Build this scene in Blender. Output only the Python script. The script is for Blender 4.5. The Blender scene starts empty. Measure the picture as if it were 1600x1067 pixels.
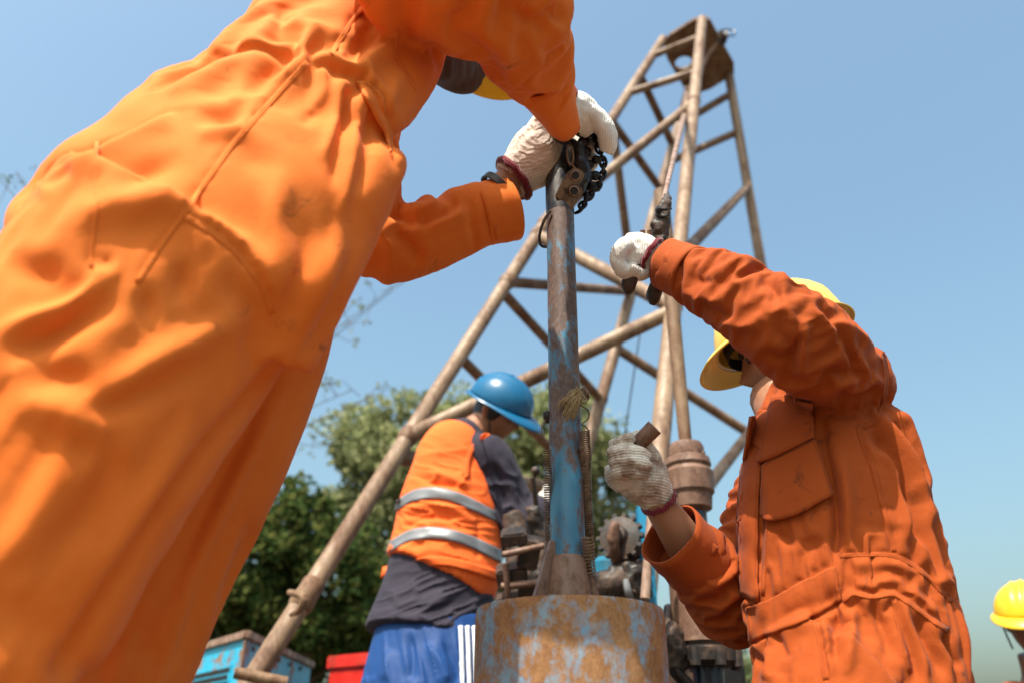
import bpy, bmesh, math, random
import numpy as np
from mathutils import Vector, Matrix
from mathutils.bvhtree import BVHTree
R_ = math.radians
SC = bpy.context.scene
COL = SC.collection
random.seed(7); RNG = np.random.default_rng(7)

# ------------------------------------------------------------------ camera
LENS, PITCH, ROLL = 28.0, R_(28), math.asin(0.0111)
F = 1600 * LENS / 36.0
CAM = np.array([0.0, 0.0, 0.75])
_r = np.array([1.0, 0, 0]); _u = np.array([0, -math.sin(PITCH), math.cos(PITCH)])
FW = np.array([0, math.cos(PITCH), math.sin(PITCH)])
RT = math.cos(ROLL) * _r + math.sin(ROLL) * _u
UP = math.cos(ROLL) * _u - math.sin(ROLL) * _r
cd = bpy.data.cameras.new('camera'); co = bpy.data.objects.new('camera', cd); COL.objects.link(co)
cd.lens = LENS; cd.sensor_width = 36; cd.clip_start = 0.02; cd.clip_end = 3000
cd.dof.use_dof = True; cd.dof.focus_distance = 1.45; cd.dof.aperture_fstop = 2.6
M = Matrix.Identity(4)
for i in range(3):
    M[i][0] = RT[i]; M[i][1] = UP[i]; M[i][2] = -FW[i]; M[i][3] = CAM[i]
co.matrix_world = M
SC.camera = co
SC.cycles.max_bounces = 6; SC.cycles.diffuse_bounces = 3; SC.cycles.glossy_bounces = 2; SC.cycles.transmission_bounces = 3

# ------------------------------------------------------------------ sky, sun, exposure
SUN = np.array([-0.25, -0.44, 0.86]); SUN /= np.linalg.norm(SUN)
wd = bpy.data.worlds.new('World'); SC.world = wd; wd.use_nodes = True
wn = wd.node_tree.nodes; wl = wd.node_tree.links
sky = wn.new('ShaderNodeTexSky'); sky.sky_type = 'NISHITA'; sky.sun_disc = False
sky.sun_elevation = math.asin(SUN[2]); sky.sun_rotation = math.atan2(SUN[0], SUN[1])
sky.air_density = 1.6; sky.dust_density = 6.5; sky.ozone_density = 6.0; sky.altitude = 0
bg = wn['Background']; tint = wn.new('ShaderNodeMix'); tint.data_type = 'RGBA'; tint.blend_type = 'MULTIPLY'; tint.inputs[0].default_value = 1.0; tint.inputs[7].default_value = (1.12, 1.19, 1.05, 1)
wl.new(sky.outputs[0], tint.inputs[6]); wl.new(tint.outputs[2], bg.inputs[0]); bg.inputs[1].default_value = 0.15
sd = bpy.data.lights.new('sun', 'SUN'); so = bpy.data.objects.new('sun', sd); COL.objects.link(so)
sd.energy = 5.0; sd.angle = R_(0.53); sd.color = (1.0, 0.93, 0.82)
so.location = (-3, -6, 12)
so.rotation_euler = Vector(SUN).to_track_quat('Z', 'Y').to_euler()
SC.view_settings.view_transform = 'Standard'; SC.view_settings.look = 'None'
SC.view_settings.exposure = 0.62; SC.view_settings.gamma = 1.0; SC.view_settings.use_curve_mapping = False

# ------------------------------------------------------------------ geometry helpers
def P(px, py, s):
    """World point on the view ray of photo position (px,py) at depth s metres."""
    return CAM + s * (((px - 800) / F) * RT + ((533.5 - py) / F) * UP + FW)
def PZ(px, py, z):
    d = ((px - 800) / F) * RT + ((533.5 - py) / F) * UP + FW
    return CAM + d * ((z - CAM[2]) / d[2])
def proj(co_):
    q = co_ - CAM
    s = q @ FW
    return 800 + F * (q @ RT) / s, 533.5 - F * (q @ UP) / s, s
def nrm(v):
    v = np.asarray(v, float); return v / (np.linalg.norm(v) + 1e-12)

def hash3(ix, iy, iz, seed):
    h = (ix * 374761393 + iy * 668265263 + iz * 2147483647 + seed * 1274126177) & 0xffffffff
    h = ((h ^ (h >> 13)) * 1274126177) & 0xffffffff
    h = (h ^ (h >> 16)) & 0xffff
    return h / 32767.5 - 1.0
def noise3(p, seed=0):
    p = np.asarray(p, float); i = np.floor(p).astype(np.int64); f = p - i
    f = f * f * f * (f * (f * 6 - 15) + 10)
    out = 0
    for dx in (0, 1):
        wx = f[:, 0] if dx else 1 - f[:, 0]
        for dy in (0, 1):
            wy = f[:, 1] if dy else 1 - f[:, 1]
            for dz in (0, 1):
                wz = f[:, 2] if dz else 1 - f[:, 2]
                out = out + wx * wy * wz * hash3(i[:, 0] + dx, i[:, 1] + dy, i[:, 2] + dz, seed)
    return out
def catmull(rows, sub):
    rows = np.asarray(rows, float); n = len(rows)
    if n < 3 or sub <= 1:
        if n < 2: return rows
        t = np.linspace(0, n - 1, (n - 1) * max(sub, 1) + 1)
        return np.stack([np.interp(t, range(n), rows[:, k]) for k in range(rows.shape[1])], 1)
    ext = np.vstack([2 * rows[0] - rows[1], rows, 2 * rows[-1] - rows[-2]]); out = []
    for i in range(1, n):
        p0, p1, p2, p3 = ext[i - 1], ext[i], ext[i + 1], ext[i + 2]
        for k in range(sub):
            t = k / sub
            out.append(0.5 * ((2 * p1) + (-p0 + p2) * t + (2 * p0 - 5 * p1 + 4 * p2 - p3) * t * t + (-p0 + 3 * p1 - 3 * p2 + p3) * t ** 3))
    out.append(rows[-1]); return np.array(out)

class MB:
    """collects vertices and faces of one mesh, in world coordinates"""
    def __init__(self): self.v = []; self.f = []; self.n = 0
    def add(self, v, f):
        v = np.asarray(v, float); self.v.append(v)
        self.f += [tuple(i + self.n for i in q) for q in f]; self.n += len(v); return self
    def loft(self, rings, cap=True, closed=True):
        n = len(rings[0]); f = []
        for i in range(len(rings) - 1):
            for j in range(n if closed else n - 1):
                k = (j + 1) % n
                f.append((i * n + j, i * n + k, (i + 1) * n + k, (i + 1) * n + j))
        if cap:
            f.append(tuple(reversed(range(n)))); f.append(tuple(range((len(rings) - 1) * n, len(rings) * n)))
        return self.add(np.vstack(rings), f)
    def ptube(self, rows, n=20, sub=4, cap=True):
        """tube from photo rows (px,py,s,radius_px,depth_ratio); real size follows from s"""
        rows = [tuple(r) + ((1.0,) if len(r) == 4 else ()) for r in rows]
        rw = catmull(rows, sub)
        c = np.array([P(*r[:3]) for r in rw])
        t = np.gradient(c, axis=0); rings = []; a = np.linspace(0, 2 * math.pi, n, endpoint=False)
        for i in range(len(rw)):
            tt = nrm(t[i]); v = nrm(c[i] - CAM); side = np.cross(tt, v)
            if np.linalg.norm(side) < .12: side = np.cross(tt, UP)
            side = nrm(side); dep = nrm(np.cross(side, tt)); r = max(rw[i][3], .5) * rw[i][2] / F
            rings.append(c[i] + np.outer(np.cos(a) * r, side) + np.outer(np.sin(a) * r * rw[i][4], dep))
        return self.loft(rings, cap)
    def etube(self, rows, n=40, sub=4, cap=True):
        """body tube from rows (left_x,left_y,right_x,right_y,s,depth_ratio): outline points at depth s"""
        rw = catmull(rows, sub); rings = []; a = np.linspace(0, 2 * math.pi, n, endpoint=False)
        for r in rw:
            A_, B_ = P(r[0], r[1], r[4]), P(r[2], r[3], r[4]); c = (A_ + B_) / 2; h = (B_ - A_) / 2 * .95; v = nrm(c - CAM); dep = nrm(v - h * (v @ h) / (h @ h)) * np.linalg.norm(h) * r[5]
            rings.append(c + np.outer(np.cos(a), h) + np.outer(np.sin(a), dep))
        return self.loft(rings, cap)
    def tube(self, pts, rad, n=12, sub=1, cap=True):
        pts = np.asarray(pts, float); rad = np.broadcast_to(np.asarray(rad, float), (len(pts),))
        rw = catmull(np.hstack([pts, rad[:, None]]), sub) if sub > 1 else np.hstack([pts, rad[:, None]])
        c = rw[:, :3]; t = np.gradient(c, axis=0); a = np.linspace(0, 2 * math.pi, n, endpoint=False); rings = []
        ref = None
        for i in range(len(c)):
            tt = nrm(t[i])
            if ref is None:
                ref = np.array([0, 0, 1.0]) if abs(tt[2]) < .9 else np.array([1.0, 0, 0])
            s = nrm(np.cross(tt, ref)); d = np.cross(s, tt); ref = d
            rings.append(c[i] + rw[i, 3] * (np.outer(np.cos(a), s) + np.outer(np.sin(a), d)))
        return self.loft(rings, cap)
    def lathe(self, base, axis, prof, n=32, cap=True):
        """prof = [(radius, height along axis)]"""
        axis = nrm(axis); ref = np.array([1.0, 0, 0]) if abs(axis[0]) < .9 else np.array([0, 1.0, 0])
        s = nrm(np.cross(axis, ref)); d = np.cross(axis, s); a = np.linspace(0, 2 * math.pi, n, endpoint=False)
        rings = [np.asarray(base) + axis * h + r * (np.outer(np.cos(a), s) + np.outer(np.sin(a), d)) for r, h in prof]
        return self.loft(rings, cap)
    def box(self, c, half, ax=None):
        ax = np.eye(3) if ax is None else np.array([nrm(a) for a in ax]); c = np.asarray(c, float)
        v = [c + sx * half[0] * ax[0] + sy * half[1] * ax[1] + sz * half[2] * ax[2] for sx in (-1, 1) for sy in (-1, 1) for sz in (-1, 1)]
        return self.add(v, [(0, 1, 3, 2), (4, 6, 7, 5), (0, 4, 5, 1), (2, 3, 7, 6), (0, 2, 6, 4), (1, 5, 7, 3)])
    def ball(self, c, r, n=14, ax=None):
        ax = np.eye(3) if ax is None else np.array([nrm(a) for a in ax]); r = np.broadcast_to(np.asarray(r, float), (3,))
        rings = []; a = np.linspace(0, 2 * math.pi, n, endpoint=False)
        for p in np.linspace(0.12, math.pi - .12, n // 2 + 1):
            l = np.stack([np.cos(a) * math.sin(p) * r[0], np.sin(a) * math.sin(p) * r[1], np.full(n, math.cos(p)) * r[2]], 1)
            rings.append(np.asarray(c) + l @ ax)
        return self.loft(rings)
    def prism(self, poly, thick):
        poly = np.asarray(poly, float); n = len(poly); thick = np.asarray(thick, float)
        return self.loft([poly, poly + thick])
    def mesh(self, name, off=(0, 0, 0)):
        me = bpy.data.meshes.new(name); v = np.vstack(self.v) - np.asarray(off, float)
        me.from_pydata(v.tolist(), [], self.f); me.update(); return me
    def build(self, name, mat, parent=None, smooth=True, bevel=0, angle=40):
        off = (0, 0, 0) if parent is None else root_loc(parent)
        me = self.mesh(name, off)
        bm = bmesh.new(); bm.from_mesh(me); bmesh.ops.recalc_face_normals(bm, faces=bm.faces)
        if bevel > 0:
            ed = [e for e in bm.edges if len(e.link_faces) == 2 and e.calc_face_angle(0) > .6]
            bmesh.ops.bevel(bm, geom=ed, offset=bevel, segments=2, affect='EDGES', clamp_overlap=True)
        bm.to_mesh(me); bm.free()
        return link(name, me, mat, parent, smooth, angle)
def link(name, me, mat, parent=None, smooth=True, angle=40):
    o = bpy.data.objects.new(name, me); COL.objects.link(o)
    if mat is not None and not me.materials: me.materials.append(mat)
    if smooth:
        me.shade_smooth()
        if angle < 180: me.set_sharp_from_angle(angle=R_(angle))
    if parent is not None: o.parent = parent
    return o
def root_loc(o):
    l = np.zeros(3)
    while o is not None: l = l + np.array(o.location); o = o.parent
    return l
def tag(o, label=None, cat=None, group=None, kind=None):
    if label: o['label'] = label
    if cat: o['category'] = cat
    if group: o['group'] = group
    if kind: o['kind'] = kind
    return o
def thing(name, loc, label, cat, group=None):
    o = bpy.data.objects.new(name, None); COL.objects.link(o); o.location = Vector(loc); o.empty_display_size = .1
    return tag(o, label, cat, group)

def remesh(mb, voxel, smooth=4, sub=0, factor=.5):
    """weld a set of overlapping tubes into one continuous surface; returns a mesh in world coordinates"""
    me = mb.mesh('tmp'); bm = bmesh.new(); bm.from_mesh(me); bmesh.ops.recalc_face_normals(bm, faces=bm.faces); bm.to_mesh(me); bm.free()
    o = bpy.data.objects.new('tmp', me); COL.objects.link(o)
    m = o.modifiers.new('r', 'REMESH'); m.mode = 'VOXEL'; m.voxel_size = voxel
    m = o.modifiers.new('s', 'SMOOTH'); m.iterations = smooth; m.factor = factor
    if sub: m = o.modifiers.new('d', 'SUBSURF'); m.levels = sub; m.render_levels = sub
    dg = bpy.context.evaluated_depsgraph_get(); dg.update()
    out = bpy.data.meshes.new_from_object(o.evaluated_get(dg)); bpy.data.objects.remove(o); bpy.data.meshes.remove(me)
    return out
def get_co(me):
    a = np.empty(len(me.vertices) * 3, np.float32); me.vertices.foreach_get('co', a); return a.reshape(-1, 3).astype(float)
def set_co(me, c):
    me.vertices.foreach_set('co', np.asarray(c, np.float32).ravel()); me.update()
def get_no(me):
    a = np.empty(len(me.vertices) * 3, np.float32); me.vertex_normals.foreach_get('vector', a); return a.reshape(-1, 3).astype(float)

def sstep(a, b, x): t = np.clip((x - a) / (b - a), 0, 1); return t * t * (3 - 2 * t)
def sculpt(me, strokes=(), crumple=(), general=(), gain=1.0):
    """cloth folds as real relief. strokes: (kind, amp_mm, width_px, [(px,py)..], smin, smax) carved along a line,
    crumple: (amp_mm, across_px, along_px, angle_deg, cx, cy, rx, ry, seed) directional rumples in a patch"""
    c = get_co(me); n = get_no(me); u, v, s = proj(c)
    view = (c - CAM); view /= np.linalg.norm(view, axis=1)[:, None]
    face = sstep(0.02, .35, -(n * view).sum(1)); d = np.zeros(len(c))
    for amp, fr, seed in general:
        d += amp * .001 * noise3(c * fr, seed)
    for k in crumple:
        amp, wa, wl_, ang, cx, cy, rx, ry, seed = k
        m = np.exp(-((u - cx) / rx) ** 2 - ((v - cy) / ry) ** 2)
        ok = m > .02
        if not ok.any(): continue
        ca, sa = math.cos(R_(ang)), math.sin(R_(ang))
        al = (u[ok] - cx) * ca + (v[ok] - cy) * sa; ac = -(u[ok] - cx) * sa + (v[ok] - cy) * ca
        q = np.stack([al / wl_, ac / wa + .6 * noise3(np.stack([al / wl_, ac / wa / 2, al * 0], 1), seed + 9), s[ok] * 3], 1)
        z = 1.5 * np.clip(1 - 1.7 * np.abs(noise3(q, seed)), 0, 1) ** 1.6 - .5
        d[ok] += amp * .001 * z * m[ok] * face[ok]
    for st in strokes:
        kind, amp, w, pts = st[:4]; smin, smax = (st[4], st[5]) if len(st) > 4 else (0, 9)
        pts = catmull(np.array(pts, float), 5) if len(pts) > 2 else catmull(np.array(pts, float), 5)
        x0, y0 = pts.min(0) - 5 * w; x1, y1 = pts.max(0) + 5 * w
        ok = np.where((u > x0) & (u < x1) & (v > y0) & (v < y1) & (face > .01) & (s > smin) & (s < smax))[0]
        if len(ok) == 0: continue
        uu = u[ok]; vv = v[ok]; best = np.full(len(ok), 1e9); sg = np.zeros(len(ok)); tt = np.zeros(len(ok)); over = np.zeros(len(ok))
        m = len(pts) - 1
        for i in range(m):
            a, b = pts[i], pts[i + 1]; e = b - a; L = np.hypot(*e) + 1e-9; e = e / L
            tp = (uu - a[0]) * e[0] + (vv - a[1]) * e[1]; tc = np.clip(tp, 0, L)
            dx = uu - a[0] - tc * e[0]; dy = vv - a[1] - tc * e[1]; dd = np.hypot(dx, dy)
            up = dd < best; best[up] = dd[up]; sg[up] = np.sign(e[0] * (vv - a[1]) - e[1] * (uu - a[0]))[up]; tt[up] = ((i + tc / L) / m)[up]
        tp = .48 if w > 11 else .24
        taper = sstep(0, tp, tt) * sstep(0, tp, 1 - tt) if kind in 'rvf' else sstep(0, .06, tt) * sstep(0, .06, 1 - tt)
        x = best * sg; pw_ = 1.45 if w < 12 else 2.0
        if kind == 'r': pr = np.exp(-(np.abs(x) / w) ** pw_)
        elif kind == 'v': pr = -np.exp(-(np.abs(x) / w) ** pw_)
        elif kind == 'f': pr = np.exp(-(x / w) ** 2) - .75 * np.exp(-((x - 1.7 * w) / (1.0 * w)) ** 2)   # ridge with a trough on its right side
        elif kind == 's': pr = .5 * (1 - np.tanh(x / 2.0)) * np.exp(-(np.minimum(x, 0) / w) ** 2) - .35 * np.exp(-((x - 3) / 3.5) ** 2) # overlapping edge: left side high
        elif kind == 'q': pr = -np.exp(-(x / w) ** 2) * (1 + .5 * np.sin(tt * m * 9 + 3 * np.sin(tt * 31)))  # puckered seam
        d[ok] += amp * .001 * pr * taper * face[ok]
    set_co(me, c + n * (gain * d)[:, None])
    return me
def cloth_relax(me, limbs, bands=(), iters=140, kb=.05, ka=.004, seed=1, amp=.0012, keep=()):
    """let the cloth settle: every limb gets surplus length along / round its axis, so it buckles into real folds.
    limbs: (rows, surplus_along, surplus_round); bands: (photo polyline, reach_px, surplus_round) elastic lines that gather the cloth"""
    x0 = get_co(me); n0 = get_no(me); V = len(x0); F_ = np.array([tuple(p.vertices) for p in me.polygons if len(p.vertices) == 4])
    E = np.vstack([F_[:, [0, 1]], F_[:, [1, 2]], F_[:, [2, 3]], F_[:, [3, 0]]]); E.sort(axis=1); E = np.unique(E, axis=0); D = np.vstack([F_[:, [0, 2]], F_[:, [1, 3]]]); A = np.vstack([E, D])
    cs, ts, rs, ga, gr = [], [], [], [], []
    for rows, a_, r_ in limbs:
        w = [((r[0] + r[2]) / 2, (r[1] + r[3]) / 2, r[4], math.hypot(r[2] - r[0], r[3] - r[1]) / 2) if len(r) == 6 else r[:4] for r in rows]
        w = catmull(np.array(w, float), 4); c = np.array([P(*q[:3]) for q in w]); t = np.gradient(c, axis=0); t /= np.linalg.norm(t, axis=1)[:, None]
        cs.append(c); ts.append(t); rs.append(w[:, 3] * w[:, 2] / F); ga.append(np.interp(np.linspace(0, 1, len(w)), np.linspace(0, 1, len(a_)), a_)); gr.append(np.interp(np.linspace(0, 1, len(w)), np.linspace(0, 1, len(r_)), r_))
    cs, ts, rs, ga, gr = np.vstack(cs), np.vstack(ts), np.hstack(rs), np.hstack(ga), np.hstack(gr)
    near = np.empty(V, int)
    for i in range(0, V, 8000): near[i:i + 8000] = np.argmin(np.linalg.norm(x0[i:i + 8000, None] - cs[None], axis=2) / rs[None], axis=1)
    ax, g1, g2 = ts[near], ga[near].copy(), gr[near].copy(); md = np.clip(.8 + 1.3 * noise3(x0 * 8, seed), .05, 2.2); g1 *= md; g2 *= np.clip(.8 + 1.3 * noise3(x0 * 8 + 40, seed), .05, 2.2)
    u, v, s_ = proj(x0); hold = np.zeros(V)
    for pl, reach, gg in bands:
        pl = catmull(np.array(pl, float), 5); d = np.min(np.hypot(u[:, None] - pl[None, ::2, 0], v[:, None] - pl[None, ::2, 1]), axis=1) if V < 400000 else 0
        fr = -(n0 * (x0 - CAM)).sum(1) > 0; k = np.exp(-(d / reach) ** 2) * fr; g2 = np.maximum(g2, gg * k * (1 - .75 * np.exp(-(d / 7) ** 2))); g1 = g1 * (1 - .8 * k); hold = np.maximum(hold, .8 * np.exp(-(d / 6) ** 2) * fr)
    for cx, cy, rx, ry in keep:
        k = np.exp(-((u - cx) / rx) ** 2 - ((v - cy) / ry) ** 2); g1 *= 1 - k; g2 *= 1 - k
    e = x0[A[:, 1]] - x0[A[:, 0]]; L = np.linalg.norm(e, axis=1) + 1e-9; am = ax[A[:, 0]]; al = ((e / L[:, None]) * am).sum(1) ** 2
    G1 = (g1[A[:, 0]] + g1[A[:, 1]]) / 2; G2 = (g2[A[:, 0]] + g2[A[:, 1]]) / 2; R0 = L * (1 + G1 * al + G2 * (1 - al))
    cnt = np.bincount(A.ravel(), minlength=V).astype(float)[:, None] + 1e-9; ec = np.bincount(E.ravel(), minlength=V).astype(float)[:, None] + 1e-9
    I, J = A[:, 0], A[:, 1]; EI, EJ = E[:, 0], E[:, 1]
    def lap(q):
        return np.stack([np.bincount(EI, q[EJ, k], V) + np.bincount(EJ, q[EI, k], V) for k in range(3)], 1) / ec - q
    r = np.random.default_rng(seed); x = x0 + n0 * (amp * (1.4 * noise3(x0 * 16, seed + 3) + noise3(x0 * 34, seed + 4) + .25 * noise3(x0 * 80, seed + 6)))[:, None]; vel = np.zeros_like(x)
    for it in range(iters):
        d = x[J] - x[I]; l = np.linalg.norm(d, axis=1) + 1e-9; c = d * (.5 * (l - R0) / l)[:, None]
        dx = np.stack([np.bincount(I, c[:, k], V) - np.bincount(J, c[:, k], V) for k in range(3)], 1) / cnt * 2.4
        uu = x - x0; dx += ka * (1 + 25 * hold)[:, None] * -uu - (kb if it < .62 * iters else kb * .10) * lap(lap(uu))
        vel = .82 * vel + dx; x = x + vel * .55
    set_co(me, x); return me
def subdiv(o):
    m_ = o.modifiers.new('smooth', 'SUBSURF'); m_.levels = 1; m_.render_levels = 1; return o
def rebuild(me, name, mat, parent):
    """attach a world-space mesh under a thing"""
    set_co(me, get_co(me) - root_loc(parent)); me.materials.clear(); me.name = name
    return link(name, me, mat, parent, True, 180)
def bvh_of(me):
    c = get_co(me); return BVHTree.FromPolygons([Vector(x) for x in c], [tuple(p.vertices) for p in me.polygons])
def patch(name, bvh, A, B, mat, parent, off=.003, thick=.004, nu=24, nv=16, smax=9, fallback=1.4):
    """a sewn-on piece: surface between two photo polylines, laid on the cloth below it"""
    def samp(pl, n):
        pl = np.array(pl, float); pl = catmull(pl, 6) if len(pl) > 2 else pl
        L = np.r_[0, np.cumsum(np.hypot(*np.diff(pl, axis=0).T))]; t = np.linspace(0, L[-1], n)
        return np.stack([np.interp(t, L, pl[:, 0]), np.interp(t, L, pl[:, 1])], 1)
    a, b = samp(A, nu), samp(B, nu); v = []; last = fallback
    for j in range(nv):
        for i in range(nu):
            q = a[i] * (1 - j / (nv - 1)) + b[i] * (j / (nv - 1)); p1 = P(q[0], q[1], 1.0); dr = p1 - CAM; dr /= np.linalg.norm(dr)
            h = bvh.ray_cast(Vector(CAM), Vector(dr))
            if h[0] is not None:
                last = (np.array(h[0]) - CAM) @ FW; nn = np.array(h[1])
                if nn @ dr > 0: nn = -nn
                v.append(np.array(h[0]) + (0.35 * nn - .65 * dr) * off)
            else: v.append(P(q[0], q[1], last))
    f = [(j * nu + i, j * nu + i + 1, (j + 1) * nu + i + 1, (j + 1) * nu + i) for j in range(nv - 1) for i in range(nu - 1)]
    # relax depth a little so that the piece lies smoothly
    v = np.array(v).reshape(nv, nu, 3)
    for _ in range(3):
        w = v.copy(); w[1:-1, 1:-1] = .5 * v[1:-1, 1:-1] + .125 * (v[:-2, 1:-1] + v[2:, 1:-1] + v[1:-1, :-2] + v[1:-1, 2:]); v = w
    m = MB(); m.add(v.reshape(-1, 3), f); o = m.build(name, mat, parent, angle=180)
    du = np.r_[0, np.cumsum(np.linalg.norm(np.diff(v[nv // 2], axis=0), axis=1))]; dv = np.r_[0, np.cumsum(np.linalg.norm(np.diff(v[:, nu // 2], axis=0), axis=1))]
    eu = np.minimum(du, du[-1] - du)[None, :] + 0 * dv[:, None]; ev = np.minimum(dv, dv[-1] - dv)[:, None] + 0 * du[None, :]
    at = o.data.attributes.new('edge', 'FLOAT', 'POINT'); at.data.foreach_set('value', np.minimum(eu, ev).ravel().astype(np.float32))
    at = o.data.attributes.new('along', 'FLOAT', 'POINT'); at.data.foreach_set('value', np.where(eu < ev, dv[:, None] + 0 * eu, du[None, :] + 0 * eu).ravel().astype(np.float32))
    so_ = o.modifiers.new('thickness', 'SOLIDIFY'); so_.thickness = thick; so_.offset = 0
    return o

def seam(bvh, pts, w, mat, parent, off=.0004, thick=.0009, name='seam'):
    pl = catmull(np.array(pts, float), 6) if len(pts) > 2 else np.array(pts, float); t = np.gradient(pl, axis=0); t /= np.hypot(*t.T)[:, None]; nn = np.stack([-t[:, 1], t[:, 0]], 1) * w / 2
    return patch(name, bvh, (pl + nn)[::2].tolist(), (pl - nn)[::2].tolist(), mat, parent, off, thick, max(12, int(len(pl) * 1.2)), 4)

# ------------------------------------------------------------------ materials
def new_mat(name):
    m = bpy.data.materials.new(name); m.use_nodes = True; nt = m.node_tree
    return m, nt, nt.nodes['Principled BSDF']
def nd(nt, typ, **kw):
    n = nt.nodes.new(typ)
    for k, v in kw.items(): setattr(n, k, v)
    return n
def noise_n(nt, scale, detail=4, rough=.55, vec=None, dist=0):
    n = nd(nt, 'ShaderNodeTexNoise'); n.inputs['Scale'].default_value = scale; n.inputs['Detail'].default_value = detail
    n.inputs['Roughness'].default_value = rough; n.inputs['Distortion'].default_value = dist
    if vec is not None: nt.links.new(vec, n.inputs['Vector'])
    return n
def ramp(nt, src, stops):
    r = nd(nt, 'ShaderNodeValToRGB'); nt.links.new(src, r.inputs[0]); e = r.color_ramp.elements
    while len(e) < len(stops): e.new(.5)
    for i, (p, c) in enumerate(stops):
        e[i].position = p; e[i].color = (c, c, c, 1) if isinstance(c, (int, float)) else tuple(c) + (1,)
    return r
def mix(nt, fac, a, b):
    m = nd(nt, 'ShaderNodeMix', data_type='RGBA')
    for sock, val in ((0, fac), (6, a), (7, b)):
        if hasattr(val, 'is_output'): nt.links.new(val, m.inputs[sock])
        elif sock == 0: m.inputs[0].default_value = val
        else: m.inputs[sock].default_value = tuple(val) + (1,)
    return m.outputs[2]
def bump(nt, h, strength, dist, prev=None):
    b = nd(nt, 'ShaderNodeBump'); b.inputs['Strength'].default_value = strength; b.inputs['Distance'].default_value = dist
    nt.links.new(h, b.inputs['Height'])
    if prev is not None: nt.links.new(prev, b.inputs['Normal'])
    return b.outputs[0]
def coords(nt, scale=(1, 1, 1)):
    t = nd(nt, 'ShaderNodeTexCoord'); mp = nd(nt, 'ShaderNodeMapping'); mp.inputs['Scale'].default_value = scale
    nt.links.new(t.outputs['Object'], mp.inputs[0]); return mp.outputs[0]
def fabric(name, c1, c2, stain=(.06, .03, .02), amount=.5, weave=900, rough=.85, sheen=.04, mid=.35):
    m, nt, b = new_mat(name); v = coords(nt)
    n1 = noise_n(nt, 5, 5, .6, v); col = mix(nt, ramp(nt, n1.outputs[0], [(.35, 0), (.7, 1)]).outputs[0], c1, c2)
    n1b = noise_n(nt, 38, 4, .7, v); col = mix(nt, ramp(nt, n1b.outputs[0], [(.4, 0), (.8, .28)]).outputs[0], col, c2)
    if amount > 0:
        n2 = noise_n(nt, 22, 6, .70, v, .5); n3 = noise_n(nt, 3.2, 2, .5, v)
        r2 = ramp(nt, n2.outputs[0], [(.585, 0), (.70, 1)]); r3 = ramp(nt, n3.outputs[0], [(.45, 0), (.65, amount)])
        mm = nd(nt, 'ShaderNodeMath', operation='MULTIPLY'); nt.links.new(r2.outputs[0], mm.inputs[0]); nt.links.new(r3.outputs[0], mm.inputs[1])
        col = mix(nt, mm.outputs[0], col, stain)
    ae = nd(nt, 'ShaderNodeAttribute', attribute_name='edge'); al = nd(nt, 'ShaderNodeAttribute', attribute_name='along')
    st_ = ramp(nt, ae.outputs['Fac'], [(0, 0), (.5, 0), (.75, 1), (1, 0)]); mu = nd(nt, 'ShaderNodeMath', operation='MULTIPLY'); nt.links.new(ae.outputs['Fac'], mu.inputs[0]); mu.inputs[1].default_value = 180.0; nt.links.new(mu.outputs[0], st_.inputs[0])
    sn = nd(nt, 'ShaderNodeMath', operation='MULTIPLY'); nt.links.new(al.outputs['Fac'], sn.inputs[0]); sn.inputs[1].default_value = 1600.0
    sn2 = nd(nt, 'ShaderNodeMath', operation='SINE'); nt.links.new(sn.outputs[0], sn2.inputs[0]); sn3 = ramp(nt, sn2.outputs[0], [(0, .35), (.3, .8)])
    sm = nd(nt, 'ShaderNodeMath', operation='MULTIPLY'); nt.links.new(st_.outputs[0], sm.inputs[0]); nt.links.new(sn3.outputs[0], sm.inputs[1])
    col = mix(nt, sm.outputs[0], col, tuple(x * .45 for x in c1))
    nt.links.new(col, b.inputs['Base Color']); b.inputs['Roughness'].default_value = rough
    b.inputs['Sheen Weight'].default_value = sheen; b.inputs['Sheen Roughness'].default_value = .5; b.inputs['Specular IOR Level'].default_value = .25
    w = noise_n(nt, weave, 2, .6, v); bb = bump(nt, w.outputs[0], .25, .0006)
    n4 = noise_n(nt, 60, 4, .55, v, .8); bb = bump(nt, n4.outputs[0], mid, .003, bb)
    nt.links.new(bb, b.inputs['Normal']); return m
def plain(name, c, rough=.5, metal=0, var=.25, scale=12, spec=.5, bumpy=.15):
    m, nt, b = new_mat(name); v = coords(nt); n1 = noise_n(nt, scale, 6, .65, v)
    d = tuple(x * (1 - var) for x in c)
    nt.links.new(mix(nt, ramp(nt, n1.outputs[0], [(.35, 0), (.7, 1)]).outputs[0], c, d), b.inputs['Base Color'])
    b.inputs['Roughness'].default_value = rough; b.inputs['Metallic'].default_value = metal; b.inputs['Specular IOR Level'].default_value = spec
    n2 = noise_n(nt, scale * 9, 4, .6, v); nt.links.new(bump(nt, n2.outputs[0], bumpy, .003), b.inputs['Normal'])
    return m
def rusty(name, paint, paint2, *a_, speck=.55, **k_): return _rusty(name, paint, paint2, speck, *a_, **k_)
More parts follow.
